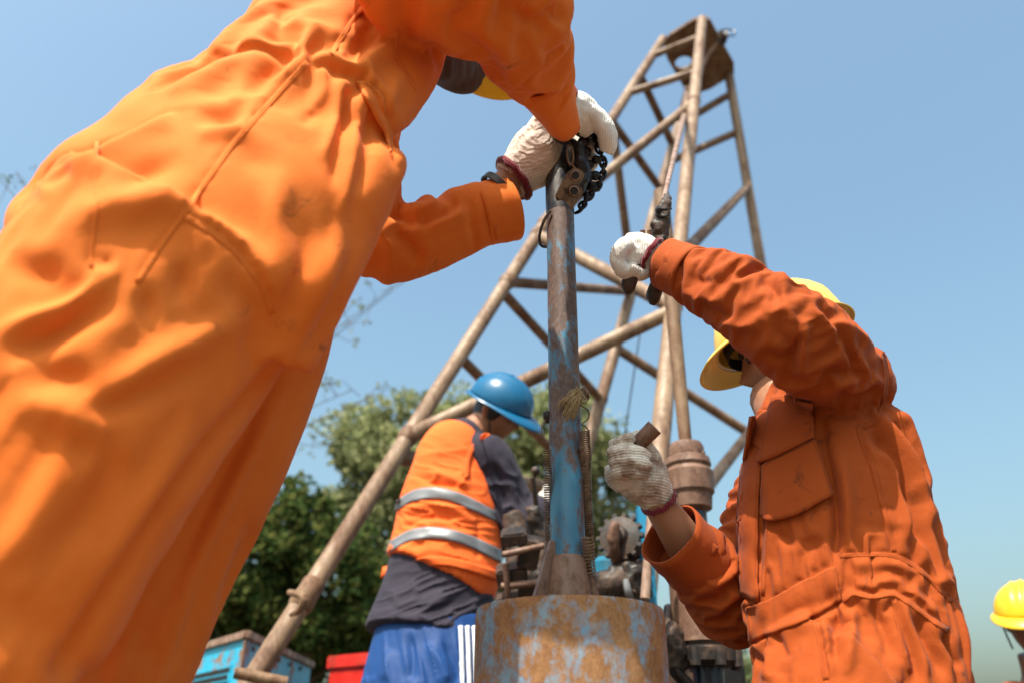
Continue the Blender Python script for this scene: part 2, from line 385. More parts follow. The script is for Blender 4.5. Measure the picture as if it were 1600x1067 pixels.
def _rusty(name, paint, paint2, speck, rust=(.16, .062, .028), rust2=(.33, .16, .075), cover=.5, scale=6, streak=1.0, rough=.6, spec=.4, wear=.06, grad=None):
    m, nt, b = new_mat(name); v = coords(nt, (1, 1, streak))
    na = noise_n(nt, scale, 8, .66, v, .35); nb = noise_n(nt, scale * 6, 6, .7, v)
    ad = nd(nt, 'ShaderNodeMath', operation='MULTIPLY_ADD'); nt.links.new(nb.outputs[0], ad.inputs[0]); ad.inputs[1].default_value = .45; nt.links.new(na.outputs[0], ad.inputs[2])
    if grad:
        sx = nd(nt, 'ShaderNodeSeparateXYZ'); nt.links.new(coords(nt), sx.inputs[0]); mr = nd(nt, 'ShaderNodeMapRange'); nt.links.new(sx.outputs[2], mr.inputs[0])
        mr.inputs[1].default_value, mr.inputs[2].default_value, mr.inputs[4].default_value = grad; ad2 = nd(nt, 'ShaderNodeMath', operation='ADD'); nt.links.new(ad.outputs[0], ad2.inputs[0]); nt.links.new(mr.outputs[0], ad2.inputs[1]); ad = ad2
    k = ramp(nt, ad.outputs[0], [(.725 + (cover - .5) * .6 - wear, 0), (.725 + (cover - .5) * .6 + wear, 1)])
    nc = noise_n(nt, scale * 2.2, 6, .7, v); rc = mix(nt, ramp(nt, nc.outputs[0], [(.3, 0), (.7, 1)]).outputs[0], rust, rust2)
    ne = noise_n(nt, scale * 14, 5, .7, v); rc = mix(nt, ramp(nt, ne.outputs[0], [(.42, speck), (.62, 0)]).outputs[0], rc, tuple(x * .35 for x in rust))
    nf = noise_n(nt, scale * 1.5, 4, .6, v); pc = mix(nt, ramp(nt, nf.outputs[0], [(.35, 0), (.65, 1)]).outputs[0], paint, paint2)
    nt.links.new(mix(nt, k.outputs[0], pc, rc), b.inputs['Base Color'])
    rr = ramp(nt, k.outputs[0], [(0, rough - .12), (1, min(1, rough + .15))]); nt.links.new(rr.outputs[0], b.inputs['Roughness'])
    b.inputs['Specular IOR Level'].default_value = spec
    bb = bump(nt, k.outputs[0], -.35, .0012); bb = bump(nt, ne.outputs[0], .35, .0018, bb); nt.links.new(bb, b.inputs['Normal'])
    return m
def skin_mat(name, c, c2):
    m, nt, b = new_mat(name); v = coords(nt); n1 = noise_n(nt, 30, 5, .6, v)
    nt.links.new(mix(nt, n1.outputs[0], c, c2), b.inputs['Base Color']); b.inputs['Roughness'].default_value = .48
    n2 = noise_n(nt, 420, 3, .6, v); nt.links.new(bump(nt, n2.outputs[0], .25, .001), b.inputs['Normal']); return m
def knit(name, c, stain, dirty, rib_axis='X', rib=190):
    m, nt, b = new_mat(name); v = coords(nt); n1 = noise_n(nt, 24, 6, .65, v); n0 = noise_n(nt, 120, 4, .6, v)
    col = mix(nt, ramp(nt, n0.outputs[0], [(.35, 0), (.75, .5)]).outputs[0], c, tuple(x * .72 for x in c))
    col = mix(nt, ramp(nt, n1.outputs[0], [(.62 - dirty * .3, 0), (.80 - dirty * .3, .8)]).outputs[0], col, stain)
    nt.links.new(col, b.inputs['Base Color']); b.inputs['Roughness'].default_value = .95; b.inputs['Specular IOR Level'].default_value = .1; b.inputs['Sheen Weight'].default_value = .3
    w = nd(nt, 'ShaderNodeTexWave', wave_type='BANDS', bands_direction=rib_axis); w.inputs['Scale'].default_value = 72; w.inputs['Distortion'].default_value = 4.0; w.inputs['Detail'].default_value = 2
    nt.links.new(v, w.inputs[0]); bb = bump(nt, w.outputs[1], .45, .002); nn = noise_n(nt, 500, 2, .6, v); bb = bump(nt, nn.outputs[0], .4, .001, bb)
    nt.links.new(bb, b.inputs['Normal']); return m
def leaf_mat(name, c1, c2, c3):
    m = bpy.data.materials.new(name); m.use_nodes = True; nt = m.node_tree; nt.nodes.remove(nt.nodes['Principled BSDF']); out = nt.nodes['Material Output']
    g = nd(nt, 'ShaderNodeNewGeometry'); r = ramp(nt, g.outputs['Random Per Island'], [(0, c1), (.55, c2), (1, c3)])
    d = nd(nt, 'ShaderNodeBsdfDiffuse'); t = nd(nt, 'ShaderNodeBsdfTranslucent'); gl = nd(nt, 'ShaderNodeBsdfGlossy'); gl.inputs['Roughness'].default_value = .35; gl.inputs['Color'].default_value = (1, 1, 1, 1)
    nt.links.new(r.outputs[0], d.inputs[0]); nt.links.new(r.outputs[0], t.inputs[0])
    mx = nd(nt, 'ShaderNodeMixShader'); mx.inputs[0].default_value = .38; nt.links.new(d.outputs[0], mx.inputs[1]); nt.links.new(t.outputs[0], mx.inputs[2])
    m2 = nd(nt, 'ShaderNodeMixShader'); m2.inputs[0].default_value = .0; nt.links.new(mx.outputs[0], m2.inputs[1]); nt.links.new(gl.outputs[0], m2.inputs[2])
    nt.links.new(m2.outputs[0], out.inputs[0]); return m

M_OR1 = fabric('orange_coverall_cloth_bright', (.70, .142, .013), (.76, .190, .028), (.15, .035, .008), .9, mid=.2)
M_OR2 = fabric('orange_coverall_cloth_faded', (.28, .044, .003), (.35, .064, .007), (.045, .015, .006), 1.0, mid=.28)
M_VEST = fabric('high_visibility_mesh', (.80, .112, .016), (.85, .145, .024), (.3, .08, .03), .25, weave=500)
M_SILV = plain('reflective_tape', (.20, .20, .21), .4, .2, .2, 20)
M_NAVY = fabric('dark_navy_cloth', (.020, .017, .030), (.034, .027, .040), (.02, .015, .015), .3, sheen=.05)
M_BLUE_TR = fabric('blue_track_cloth', (.004, .032, .13), (.007, .050, .19), (.003, .012, .04), .5, sheen=.03, rough=.6)
M_WHITE = fabric('white_stripe_cloth', (.75, .76, .8), (.65, .66, .7), (.3, .28, .25), .3)
M_SKIN = skin_mat('skin_tan', (.36, .17, .095), (.30, .13, .07))
M_SKIN_D = skin_mat('skin_shaded_brown', (.17, .075, .04), (.13, .055, .03))  # skin darkened to stand for the shade under the edge man's hat
M_HAIR = plain('black_hair', (.012, .010, .010), .5, 0, .3, 60)
M_GLOVE = knit('white_knit_glove', (.74, .70, .65), (.20, .11, .06), .12)
M_GLOVE_D = knit('stained_knit_glove', (.70, .64, .57), (.17, .085, .045), .62, 'Z')
M_GLOVE_P = knit('peach_knit_glove', (.74, .62, .53), (.22, .12, .07), .25, 'Y')  # warmer, peach-toned knit over the whole glove
M_CUFF = knit('maroon_glove_hem', (.16, .012, .022), (.06, .01, .012), .2)
M_TOWER = rusty('tan_tower_paint', (.30, .205, .13), (.25, .16, .095), (.12, .055, .03), (.20, .105, .058), .54, 6, .35, .6, wear=.12)
M_TOWER_D = rusty('tan_tower_paint_worn_shaded', (.25, .155, .085), (.20, .12, .062), (.12, .052, .025), (.19, .095, .048), .45, 7, .5, .6, wear=.12)  # rustier, darker tan; on back braces the darkness stands for their shade
M_STEM = rusty('chipped_blue_pipe_paint', (.035, .13, .22), (.06, .22, .34), (.085, .048, .038), (.19, .12, .09), .48, 15, .42, .45, wear=.05, grad=(.30, .70, .06))
M_DRUM = rusty('rusted_drum_blue_flakes', (.19, .30, .38), (.12, .23, .35), (.20, .09, .038), (.37, .20, .095), .42, 22, .75, .75, .15, wear=.09, speck=.3)
M_CAB = rusty('sky_blue_cabinet_paint', (.02, .33, .52), (.03, .40, .60), (.22, .09, .045), (.42, .24, .14), .62, 7, 1, .45, wear=.03)
M_RUST = rusty('brown_rusted_steel', (.16, .085, .055), (.21, .12, .08), (.10, .045, .028), (.22, .115, .07), .45, 14, .6, .55)
M_RUST_L = rusty('light_rusted_steel', (.30, .19, .14), (.34, .23, .17), (.16, .08, .05), (.28, .16, .10), .5, 16, .3, .5)
M_OILY = rusty('oily_black_iron', (.012, .010, .010), (.03, .022, .018), (.05, .028, .018), (.12, .065, .04), .52, 12, 1, .55, .4)
M_BRASSY = rusty('worn_chain_plate_steel', (.16, .095, .05), (.22, .13, .065), (.07, .035, .02), (.13, .07, .035), .5, 30, 1, .4, .6)
M_CHAIN = plain('dark_greased_chain', (.028, .022, .022), .32, .6, .4, 60)
M_BLACKTUBE = plain('black_polished_rod', (.035, .042, .06), .25, .5, .3, 10)
M_SPRING = rusty('rusty_spring_wire', (.16, .10, .06), (.24, .15, .09), (.10, .045, .025), (.2, .1, .05), .5, 40, 1, .45)
M_HAT_Y = plain('yellow_hat_plastic', (.85, .50, .02), .35, 0, .12, 8, bumpy=.03)
M_HAT_Y2 = plain('yellow_hat_plastic_pale', (.88, .58, .10), .3, 0, .1, 8, bumpy=.03)
M_HAT_B = plain('blue_hat_plastic', (.005, .10, .22), .25, 0, .15, 8, bumpy=.03)
M_STRAP = plain('black_webbing', (.015, .014, .014), .8, 0, .3, 50)
M_RED = rusty('red_box_paint', (.45, .018, .012), (.55, .03, .02), (.15, .03, .02), (.25, .06, .03), .72, 6, 1, .4)
M_DARK = plain('dark_void_metal', (.012, .011, .010), .7)
M_BARK = plain('bark', (.11, .075, .05), .9, 0, .5, 8)
M_WOOD = plain('weathered_timber', (.25, .17, .10), .85, 0, .4, 8)
M_DECK = rusty('steel_deck', (.10, .085, .07), (.13, .10, .08), cover=.5)
M_STRAW = plain('dry_straw', (.34, .24, .12), .9, 0, .4, 80)
M_WATCH = plain('black_watch_rubber', (.03, .03, .035), .5, 0, .2, 40)
M_SCARF = fabric('brown_neck_cloth', (.055, .028, .02), (.04, .02, .015), (.03, .02, .015), .4)
M_EYE = plain('eye', (.05, .03, .02), .15, 0, .2, 90)

# ================================================================== SETTING
gm = MB(); N = 60
g = np.linspace(-1, 1, N); g = np.sign(g) * np.abs(g) ** 2.2 * 900
X, Y = np.meshgrid(g, g + 6, indexing='ij')
Z = .05 * noise3(np.stack([X.ravel() * .3, Y.ravel() * .3, X.ravel() * 0], 1), 3).reshape(N, N) - .06
gm.add(np.stack([X.ravel(), Y.ravel(), Z.ravel()], 1), [(i * N + j, (i + 1) * N + j, (i + 1) * N + j + 1, i * N + j + 1) for i in range(N - 1) for j in range(N - 1)])
m_ground = plain('darkened_earth', (.095, .068, .045), .95, 0, .4, 1.3, bumpy=.6)  # unseen ground, coloured dark to cut light bounced onto undersides
tag(gm.build('ground', m_ground, angle=180), kind='structure')

# ================================================================== DERRICK TOWER
ZT = 7.0
LEGS = {'A': (PZ(1035, 63, ZT), P(405, 1045, 3.1)), 'B': (PZ(1097, 33, ZT), P(1007, 930, 3.05)),
        'C': (PZ(1139, 118, ZT), P(1190, 420, 7.2)), 'D': (PZ(1078, 135, ZT), P(920, 690, 5.7))}
def extend(top, low, z): return low + (low - top) * ((low[2] - z) / (top[2] - low[2]))
def leg_at(L, y):
    a, b = LEGS[L]; lo, hi = -.3, 2.2
    for _ in range(50):
        m = (lo + hi) / 2; q = a + (b - a) * m
        _, yy, _ = proj(q[None]); lo, hi = (m, hi) if yy[0] < y else (lo, m)
    return a + (b - a) * lo
tower = thing('derrick_tower', (0.6, 4.6, 0), 'tall tan steel pipe derrick tower with crossed braces rising behind the workers', 'derrick')
def rough_pipe(p, q, r, n=14, dent=.015):
    m = MB(); t = np.linspace(0, 1, 9)[:, None]; m.tube(p + (q - p) * t, r * (1 + dent * RNG.standard_normal(9)), n); return m
for L, r in (('A', .043), ('B', .047), ('C', .047), ('D', .047)):
    a, b = LEGS[L]; foot = extend(a, b, .02)
    rough_pipe(a + nrm(a - b) * .03, foot, r).build('leg', M_TOWER, tower)
    m = MB(); m.box(foot + [0, 0, -.01], (.16, .16, .015)); m.build('foot_plate', M_RUST, tower, bevel=.004)
BR = [('A', 88, 'B', 58, .034), ('A', 146, 'B', 112, .034), ('B', 160, 'A', 350, .040), ('A', 368, 'B', 480, .046), ('A', 441, 'D', 456, .038),
      ('B', 486, 'A', 682, .044), ('A', 455, 'D', 624, .036), ('A', 557, 'D', 745, .034), ('A', 712, 'D', 770, .044), ('D', 543, 'C', 722, .042),
      ('C', 292, 'B', 405, .042), ('C', 206, 'D', 254, .040), ('C', 146, 'D', 195, .040), ('A', 186, 'D', 448, .038), ('A', 188, 'D', 296, .038),
      ('A', 118, 'D', 228, .040), ('B', 880, 'C', 610, .036)]
for a, ya, b, yb, r in BR:
    p, q = leg_at(a, ya), leg_at(b, yb)
    rough_pipe(p, q, r * .92).build('brace', M_TOWER_D if 'D' in (a, b) or 'C' in (a, b) else M_TOWER, tower)
for a, ya in (('A', 682), ('A', 350), ('A', 368), ('B', 480), ('B', 160), ('D', 543), ('D', 624), ('A', 441)):
    q = leg_at(a, ya); t, b = LEGS[a]; m = MB(); ax = nrm(b - t)
    m.lathe(q - ax * .07, ax, [(.044, .03), (.051, .045), (.052, .07), (.050, .09), (.044, .105)], 16); m.build('weld_collar', M_TOWER_D, tower)
# crown plate with its round hole
poly = [PZ(x, y, ZT + .02) for x, y in ((1036, 62), (1103, 20), (1154, 113), (1098, 147), (1073, 145), (1042, 92))]
hc = PZ(1068, 99, ZT + .02); rim = np.array([hc + .085 * np.array([math.cos(t), math.sin(t), 0]) for t in np.linspace(0, 2 * math.pi, 24, endpoint=False)])
ang = [math.atan2(*(q - hc)[1::-1]) for q in poly]; order = np.argsort(ang); poly = np.array(poly)[order]
den = []
for k in range(24):
    d = rim[k] - hc; d /= np.linalg.norm(d); best = 9
    for i in range(6):
        a, b = poly[i], poly[(i + 1) % 6]; e = b - a; det = d[0] * -e[1] + d[1] * e[0]
        if abs(det) < 1e-9: continue
        w = a - hc; t = (w[0] * -e[1] + w[1] * e[0]) / det; u_ = (d[0] * w[1] - d[1] * w[0]) / det
        if t > 0 and -1e-6 <= u_ <= 1 + 1e-6: best = min(best, t)
    den.append(hc + d * best)
pm = MB(); den = np.array(den); up3 = np.array([0, 0, .03]); pm.add(np.vstack([rim, den, rim + up3, den + up3]),
    [q for k in range(24) for j in [(k + 1) % 24] for q in ((k, j, 24 + j, 24 + k), (48 + k, 72 + k, 72 + j, 48 + j), (24 + k, 24 + j, 72 + j, 72 + k), (k, 48 + k, 48 + j, j))])
pm.build('crown_plate', M_TOWER_D, tower, smooth=False)
m = MB(); rc_ = PZ(1132, 58, ZT - .08)
m.lathe(rc_ + [-.06, 0, 0], (1, .2, 0), [(.02, 0), (.07, .01), (.05, .04), (.07, .07), (.02, .08)], 18); m.build('sheave', M_OILY, tower)
th = np.linspace(0, 5.6, 30); m = MB(); m.tube(np.array([rc_ + [.05, .02, .08] + .07 * np.array([math.cos(t), .3 * math.sin(t), math.sin(t)]) for t in th]), .008, 6); m.build('wire_loop', M_CHAIN, tower)
m = MB(); m.tube([rc_, PZ(1112, 78, ZT - .15), PZ(1098, 104, ZT - .3), P(1090, 135, 7.6)], .018, 8, 4); m.build('cable', M_RUST_L, tower)
# old clamp and foot sleeve on the left leg
q = leg_at('A', 935); ax = nrm(LEGS['A'][1] - LEGS['A'][0]); m = MB(); m.lathe(q - ax * .09, ax, [(.043, 0), (.050, .01), (.048, .06), (.053, .10), (.050, .13), (.043, .14)], 18); m.build('leg_clamp', M_TOWER_D, tower)
m = MB(); m.tube([P(452, 925, 3.05), P(474, 932, 2.99), P(468, 952, 2.99), P(454, 960, 3.02)], [.012, .015, .014, .008], 8, 4); m.build('clamp_hook', M_TOWER_D, tower)
m = MB(); m.tube([P(366, 1050, 2.98), P(448, 1066, 3.02)], .022, 10); m.build('leg_crossbar', M_TOWER_D, tower)

# hoisting rope and its socket, hooks
ropet = thing('hoist_rope', tuple(PZ(1072, 150, ZT)), 'thin steel hoist rope with knotted socket hanging from the derrick crown', 'rope')
m = MB(); m.tube([PZ(1074, 135, ZT + .05), P(1069, 181, 6.2), P(1040, 300, 1.75), P(1036, 322, 1.62)], [.022, .022, .0055, .0055], 10); m.build('rope', M_RUST_L, ropet)
m = MB(); rows = [(1042, 306, 1.66, 4), (1040, 318, 1.62, 9), (1036, 328, 1.61, 11), (1040, 338, 1.6, 9), (1033, 350, 1.6, 13), (1030, 362, 1.6, 14), (1036, 370, 1.6, 10), (1028, 380, 1.59, 12)]
m.ptube(rows, 12, 4); me = remesh(m, .0035, 1); c = get_co(me); n_ = get_no(me); set_co(me, c + n_ * (.004 * noise3(c * 90, 4))[:, None]); rebuild(me, 'socket', M_OILY, ropet)
for k in range(5):
    m = MB(); th = np.linspace(0, 6.28, 16); cc = P(1038 - k * 2.5, 326 + k * 11, 1.6); m.tube(np.array([cc + .013 * (math.cos(t) * RT + .35 * math.sin(t) * UP + math.sin(t) * FW) for t in th]), .0028, 6); m.build('wrap', M_CHAIN, ropet)
hk = thing('lifting_hook', tuple(P(1005, 440, 1.5)), 'pair of black iron lifting hooks gripped in the raised glove', 'hook')
for (x0, y0, x1, y1, sdep) in ((997, 405, 983, 446, 1.47), (1037, 415, 1022, 463, 1.49)):
    m = MB(); m.ptube([(x0, y0, sdep + .01, 10), ((x0 + x1) / 2, (y0 + y1) / 2, sdep, 11), (x1, y1 - 4, sdep, 12), (x1 - 1, y1 + 6, sdep, 10), (x1 - 3, y1 + 14, sdep, 4)], 14, 4); m.build('prong', M_OILY, hk)
m = MB(); m.ptube([(985, 412, 1.5, 9), (1010, 418, 1.5, 9), (1040, 424, 1.5, 9)], 10, 3); m.build('crossbar', M_OILY, hk)
for x in (1005, 1016):
    m = MB(); m.ptube([(x, 385, 1.5, 4), (x - 1, 360, 1.5, 4)], 8, 2); m.build('pin', M_RUST, hk)

# ================================================================== TREES
def leaf_cloud(centres, radii, count, size, seed, squash=.8):
    r = np.random.default_rng(seed); k = r.integers(0, len(centres), count); d = r.standard_normal((count, 3)); d /= np.linalg.norm(d, axis=1)[:, None]
    p = centres[k] + d * (radii[k] * r.uniform(.25, 1, count) ** .5)[:, None] * np.array([1, 1, squash])
    a = r.standard_normal((count, 3)); a[:, 2] -= .4; a /= np.linalg.norm(a, axis=1)[:, None]
    b = np.cross(a, r.standard_normal((count, 3))); b /= np.linalg.norm(b, axis=1)[:, None]; sz = (size * r.uniform(.6, 1.35, count))[:, None]
    v = np.stack([p, p + a * sz * .5 + b * sz * .28, p + a * sz, p + a * sz * .5 - b * sz * .28], 1).reshape(-1, 3)
    i = np.arange(count) * 4
    return v, np.stack([i, i + 1, i + 2, i + 3], 1).tolist()
def tree(name, label, foot, crown_px, s, leafm, seed, nclump, nleaf, lsize, trunk_r=.16, crad=.7, group='trees behind the rig'):
    """crown_px = list of (px,py,rx,ry) lobes"""
    r = np.random.default_rng(seed); t = thing(name, foot, label, 'tree', group); cs = []; rs = []; k = s / F
    for (px, py, rx, ry, w) in crown_px:
        for _ in range(int(nclump * w)):
            d = r.standard_normal(3); d /= np.linalg.norm(d); q = r.uniform(.35, 1) ** .5
            cs.append(P(px + d[0] * rx * q, py + d[1] * ry * q, s + d[2] * rx * k * q)); rs.append(crad * r.uniform(.45, 1.1))
    cs = np.array(cs); rs = np.array(rs); v, f = leaf_cloud(cs, rs, nleaf, lsize, seed)
    m = MB(); m.add(v, f); o = m.build('crown', leafm, t, smooth=False)
    top = np.mean([P(a, b, s) for a, b, *_ in crown_px], axis=0); foot = np.array(foot, float)
    m = MB(); mid = foot + (top - foot) * .5 + [.2, .1, 0]; m.tube([foot, foot + (mid - foot) * .5, mid, top], [trunk_r, trunk_r * .8, trunk_r * .6, trunk_r * .25], 10, 4); tr = m.build('trunk', M_BARK, t)
    for i in r.choice(len(cs), min(26, len(cs)), replace=False):
        b0 = foot + (top - foot) * r.uniform(.35, .9); b1 = cs[i]; m = MB(); mm_ = (b0 + b1) / 2 + r.standard_normal(3) * .25
        m.tube([b0, mm_, b1], [trunk_r * .35, trunk_r * .2, .012], 6, 3); m.build('limb', M_BARK, t)
    return t
L1 = leaf_mat('dark_leaves', (.03, .055, .018), (.06, .095, .028), (.17, .17, .05))
L2 = leaf_mat('sunlit_leaves', (.15, .18, .075), (.25, .275, .125), (.40, .39, .20))  # greens paled and brightened to hold sunlight and distance haze
L3 = leaf_mat('dry_leaves', (.10, .14, .06), (.16, .20, .09), (.26, .24, .12))
fz = -.05
def under(px, py, s): q = P(px, py, s); return (q[0], q[1], fz)
tree('dark_evergreen_tree', 'dense dark green tree above the blue cabinet at lower left', under(450, 900, 15), [(400, 900, 110, 120, .34), (500, 930, 110, 130, .4), (460, 830, 70, 70, .16), (590, 960, 60, 80, .1), (380, 960, 90, 90, .2), (480, 990, 100, 60, .2)], 15, L1, 11, 260, 32000, .15, .2, .42)
tree('sunlit_broadleaf_tree', 'large sunlit light green tree behind the man in the blue helmet', under(720, 850, 21), [(640, 740, 110, 120, .34), (760, 700, 110, 100, .2), (860, 700, 110, 110, .2), (920, 780, 60, 90, .12), (560, 680, 50, 50, .04), (700, 900, 160, 140, .2), (600, 820, 110, 110, .2), (820, 820, 120, 120, .2)], 21, L2, 12, 260, 52000, .18, .26, .6)
tree('low_green_tree', 'small green tree low down between the rusty cylinder and the right worker', under(1150, 1060, 18), [(1150, 1075, 45, 45, 1)], 18, L3, 13, 26, 2600, .16, .1, .35)
# nearly bare tree whose thin twigs show against the sky
st = thing('sparse_twig_tree', under(330, 1000, 11), 'nearly bare tree with thin twigs against the sky behind the left worker', 'tree', 'trees behind the rig')
base = np.array(under(330, 1000, 11)); fork = P(330, 700, 11); m = MB(); m.tube([base, (base + fork) / 2 + [.1, 0, 0], fork], [.12, .09, .05], 10, 4); m.build('trunk', M_BARK, st)
tips = [(30, 285), (8, 278), (48, 315), (600, 455), (560, 480), (630, 430), (520, 600), (545, 610), (600, 600), (470, 700), (430, 690), (500, 690), (420, 640)]
lc = []
for i, (x, y) in enumerate(tips):
    e = P(x, y, 11 + .3 * (i % 4)); md = (fork + e) / 2 + RNG.standard_normal(3) * .12; m = MB(); m.tube([fork, md, e + RNG.standard_normal(3) * .05, e], [.02, .009, .005, .003], 6, 4); m.build('limb', M_BARK, st)
    for k in range(4):
        q = md + (e - md) * RNG.uniform(.35, 1); e2 = q + RNG.standard_normal(3) * .28; m = MB(); m.tube([q, (q + e2) / 2 + RNG.standard_normal(3) * .04, e2], [.006, .004, .002], 5, 3); m.build('twig', M_BARK, st); lc.append(e2)
    lc.append(e)
v, f = leaf_cloud(np.array(lc), np.full(len(lc), .07), 260, .07, 5); m = MB(); m.add(v, f); m.build('crown', L3, st, smooth=False)

# ================================================================== MACHINES BEHIND
# blue cabinet with perforated grille, lower left
s0 = 3.75
c0 = P(385, 994, s0); zt = c0[2]; c1 = PZ(272, 1026, zt); c2 = PZ(535, 1062, zt)
d1 = nrm((c1 - c0) * [1, 1, 0]); d2 = nrm((c2 - c0) * [1, 1, 0]); w1, w2 = 1.3, 1.25
cab = thing('blue_cabinet', (c0[0], c0[1], 0), 'chipped sky blue steel engine cabinet with perforated grille at lower left', 'cabinet')
c3 = c0 + d1 * w1 + d2 * w2; zc = np.array([0, 0, 1.0])
m = MB(); bot = lambda q: np.array([q[0], q[1], .05]); q0, q1, q2, q3 = c0, c0 + d1 * w1, c3, c0 + d2 * w2
m.prism([bot(q0), bot(q1), bot(q2), bot(q3)], zc * (zt - .05)); m.build('housing', M_CAB, cab, smooth=False)
out1 = nrm(np.cross(d1, zc)); out1 = out1 if out1 @ (CAM - c0) > 0 else -out1
out2 = nrm(np.cross(d2, zc)); out2 = out2 if out2 @ (CAM - c0) > 0 else -out2
for (p, d, L) in ((c0, d1, w1), (c0, d2, w2)):
    m = MB(); m.box(p + d * L / 2 + zc * .008 + (out1 + out2) * .004, (L / 2 + .02, .018, .018), (d, np.cross(zc, d), zc)); m.build('edge_rail', M_RUST_L, cab, bevel=.004)
m = MB(); m.box(bot(c0) + zc * (zt - .05) / 2 + (out1 + out2) * .004, (.017, .017, (zt - .08) / 2), (d1, d2, zc)); m.build('corner_post', M_RUST_L, cab, bevel=.004)
gp = c0 + d1 * .10 - zc * .10 + out1 * .004
m = MB(); m.box(gp + d1 * .42 - zc * .27, (.40, .003, .26), (d1, out1, zc)); gpan = m.build('grille', M_CAB, cab, smooth=False)
hole = None; nh = 0
for r in range(7):
    for k in range(26):
        q = gp + d1 * (.04 + k * .031 + (r % 2) * .0155) - zc * (.035 + r * .031) + out1 * .0045
        if hole is None:
            mm_ = MB(); mm_.box(np.zeros(3), (.011, .0015, .011), (d1, out1, zc)); hole = mm_.mesh('hole'); hole.materials.append(M_DARK)
        o = bpy.data.objects.new('grille_hole', hole); COL.objects.link(o); o.parent = gpan; o.location = Vector(q - root_loc(cab))
m = MB(); m.box(c0 + d2 * .62 - zc * .17 + out2 * .004, (.05, .005, .05), (d2, out2, zc)); m.build('latch', M_RUST, cab, bevel=.003)
m = MB(); m.box(c0 + d2 * .62 - zc * .17 + out2 * .012, (.02, .005, .022), (d2, out2, zc)); m.build('latch_hole', M_DARK, cab)
for k in range(5):
    m = MB(); m.lathe(c0 + d2 * (.12 + .22 * k) - zc * .04 + out2 * .002, out2, [(.012, 0), (.012, .008), (.006, .011)], 8); m.build('bolt', M_RUST, cab)
# red box
rb = thing('red_box', (*P(550, 1040, 4.4)[:2], 0), 'red painted steel box beside the blue tracksuit trousers', 'box')
a0, a1 = P(516, 1029, 4.4), P(600, 1012, 4.2); zr = (a0[2] + a1[2]) / 2; dr_ = nrm((a1 - a0) * [1, 1, 0]); bk = np.array([-dr_[1], dr_[0], 0]); w = .55
cen = (a0 + dr_ * w / 2 + bk * .3); cen[2] = zr / 2
m = MB(); m.box(cen, (w / 2, .3, zr / 2 - .03), (dr_, bk, zc)); m.build('body', M_RED, rb, bevel=.01)
m = MB(); m.box([cen[0], cen[1], zr - .035], (w / 2 + .015, .315, .035), (dr_, bk, zc)); m.build('lid', M_RED, rb, bevel=.008)

# rotary head column behind the right worker's fist
hx = P(1078, 760, 2.55); hb = np.array([hx[0], hx[1], 0.0])
head = thing('rotary_drill_head', tuple(hb), 'rusty rotary drill head with flanges on a polished black rod behind the fist', 'drill head')
def zat(px, py):  # height on the head axis at which the photo row py lies
    lo, hi = 0, 6
    for _ in range(40):
        m_ = (lo + hi) / 2; _, yy, _ = proj(np.array([[hb[0], hb[1], m_]])); lo, hi = (m_, hi) if yy[0] > py else (lo, m_)
    return lo
kz = lambda y: zat(0, y)
pr = lambda y, rpx: (rpx * proj(np.array([[hb[0], hb[1], kz(y)]]))[2][0] / F, kz(y))
def lp(rows, name, mat, n=36):
    m = MB(); m.lathe(hb, (0, 0, 1), [pr(*q) for q in rows], n); return m.build(name, mat, head, angle=30)
lp([(712, 10), (300, 12)], 'kelly_rod', M_TOWER_D, 16)
lp([(722, 24), (716, 27), (700, 27), (694, 24), (692, 12)], 'top_flange', M_RUST)
lp([(800, 20), (795, 31), (775, 33), (770, 37), (740, 38), (733, 33), (728, 36), (718, 34), (714, 26)], 'collar', M_RUST)
lp([(862, 19), (796, 19)], 'polished_rod', M_BLACKTUBE)
lp([(1005, 50), (998, 49), (905, 47), (880, 46), (868, 42), (858, 20)], 'gear_case', M_RUST)
lp([(1042, 36), (1035, 50), (1016, 51), (1012, 46), (1002, 49), (996, 44)], 'base_flange', M_OILY)
lp([(1300, 24), (1036, 24)], 'lower_rod', M_BLACKTUBE)
for k in range(8):
    a = k * math.pi / 4 + .2; r, z = pr(1026, 50); m = MB(); m.lathe(hb + [r * math.cos(a) * .96, r * math.sin(a) * .96, z], (0, 0, -1), [(.016, -.02), (.016, .03), (.008, .034)], 8); m.build('bolt', M_OILY, head)
    r, z = pr(708, 27); m = MB(); m.lathe(hb + [r * math.cos(a), r * math.sin(a), z - .01], (math.cos(a), math.sin(a), 0), [(.009, -.01), (.009, .004)], 8); m.build('bolt', M_RUST, head)
m = MB(); m.box(hb + [-.16, -.02, kz(950)], (.02, .03, .3)); m.build('bracket', plain('cyan_paint', (.01, .20, .36), .4), head, bevel=.004)
m = MB(); m.tube([P(1100, 780, 2.5), P(1104, 850, 2.48), P(1102, 930, 2.42)], .006, 8, 3); m.build('guide_rod', M_SILV, head)

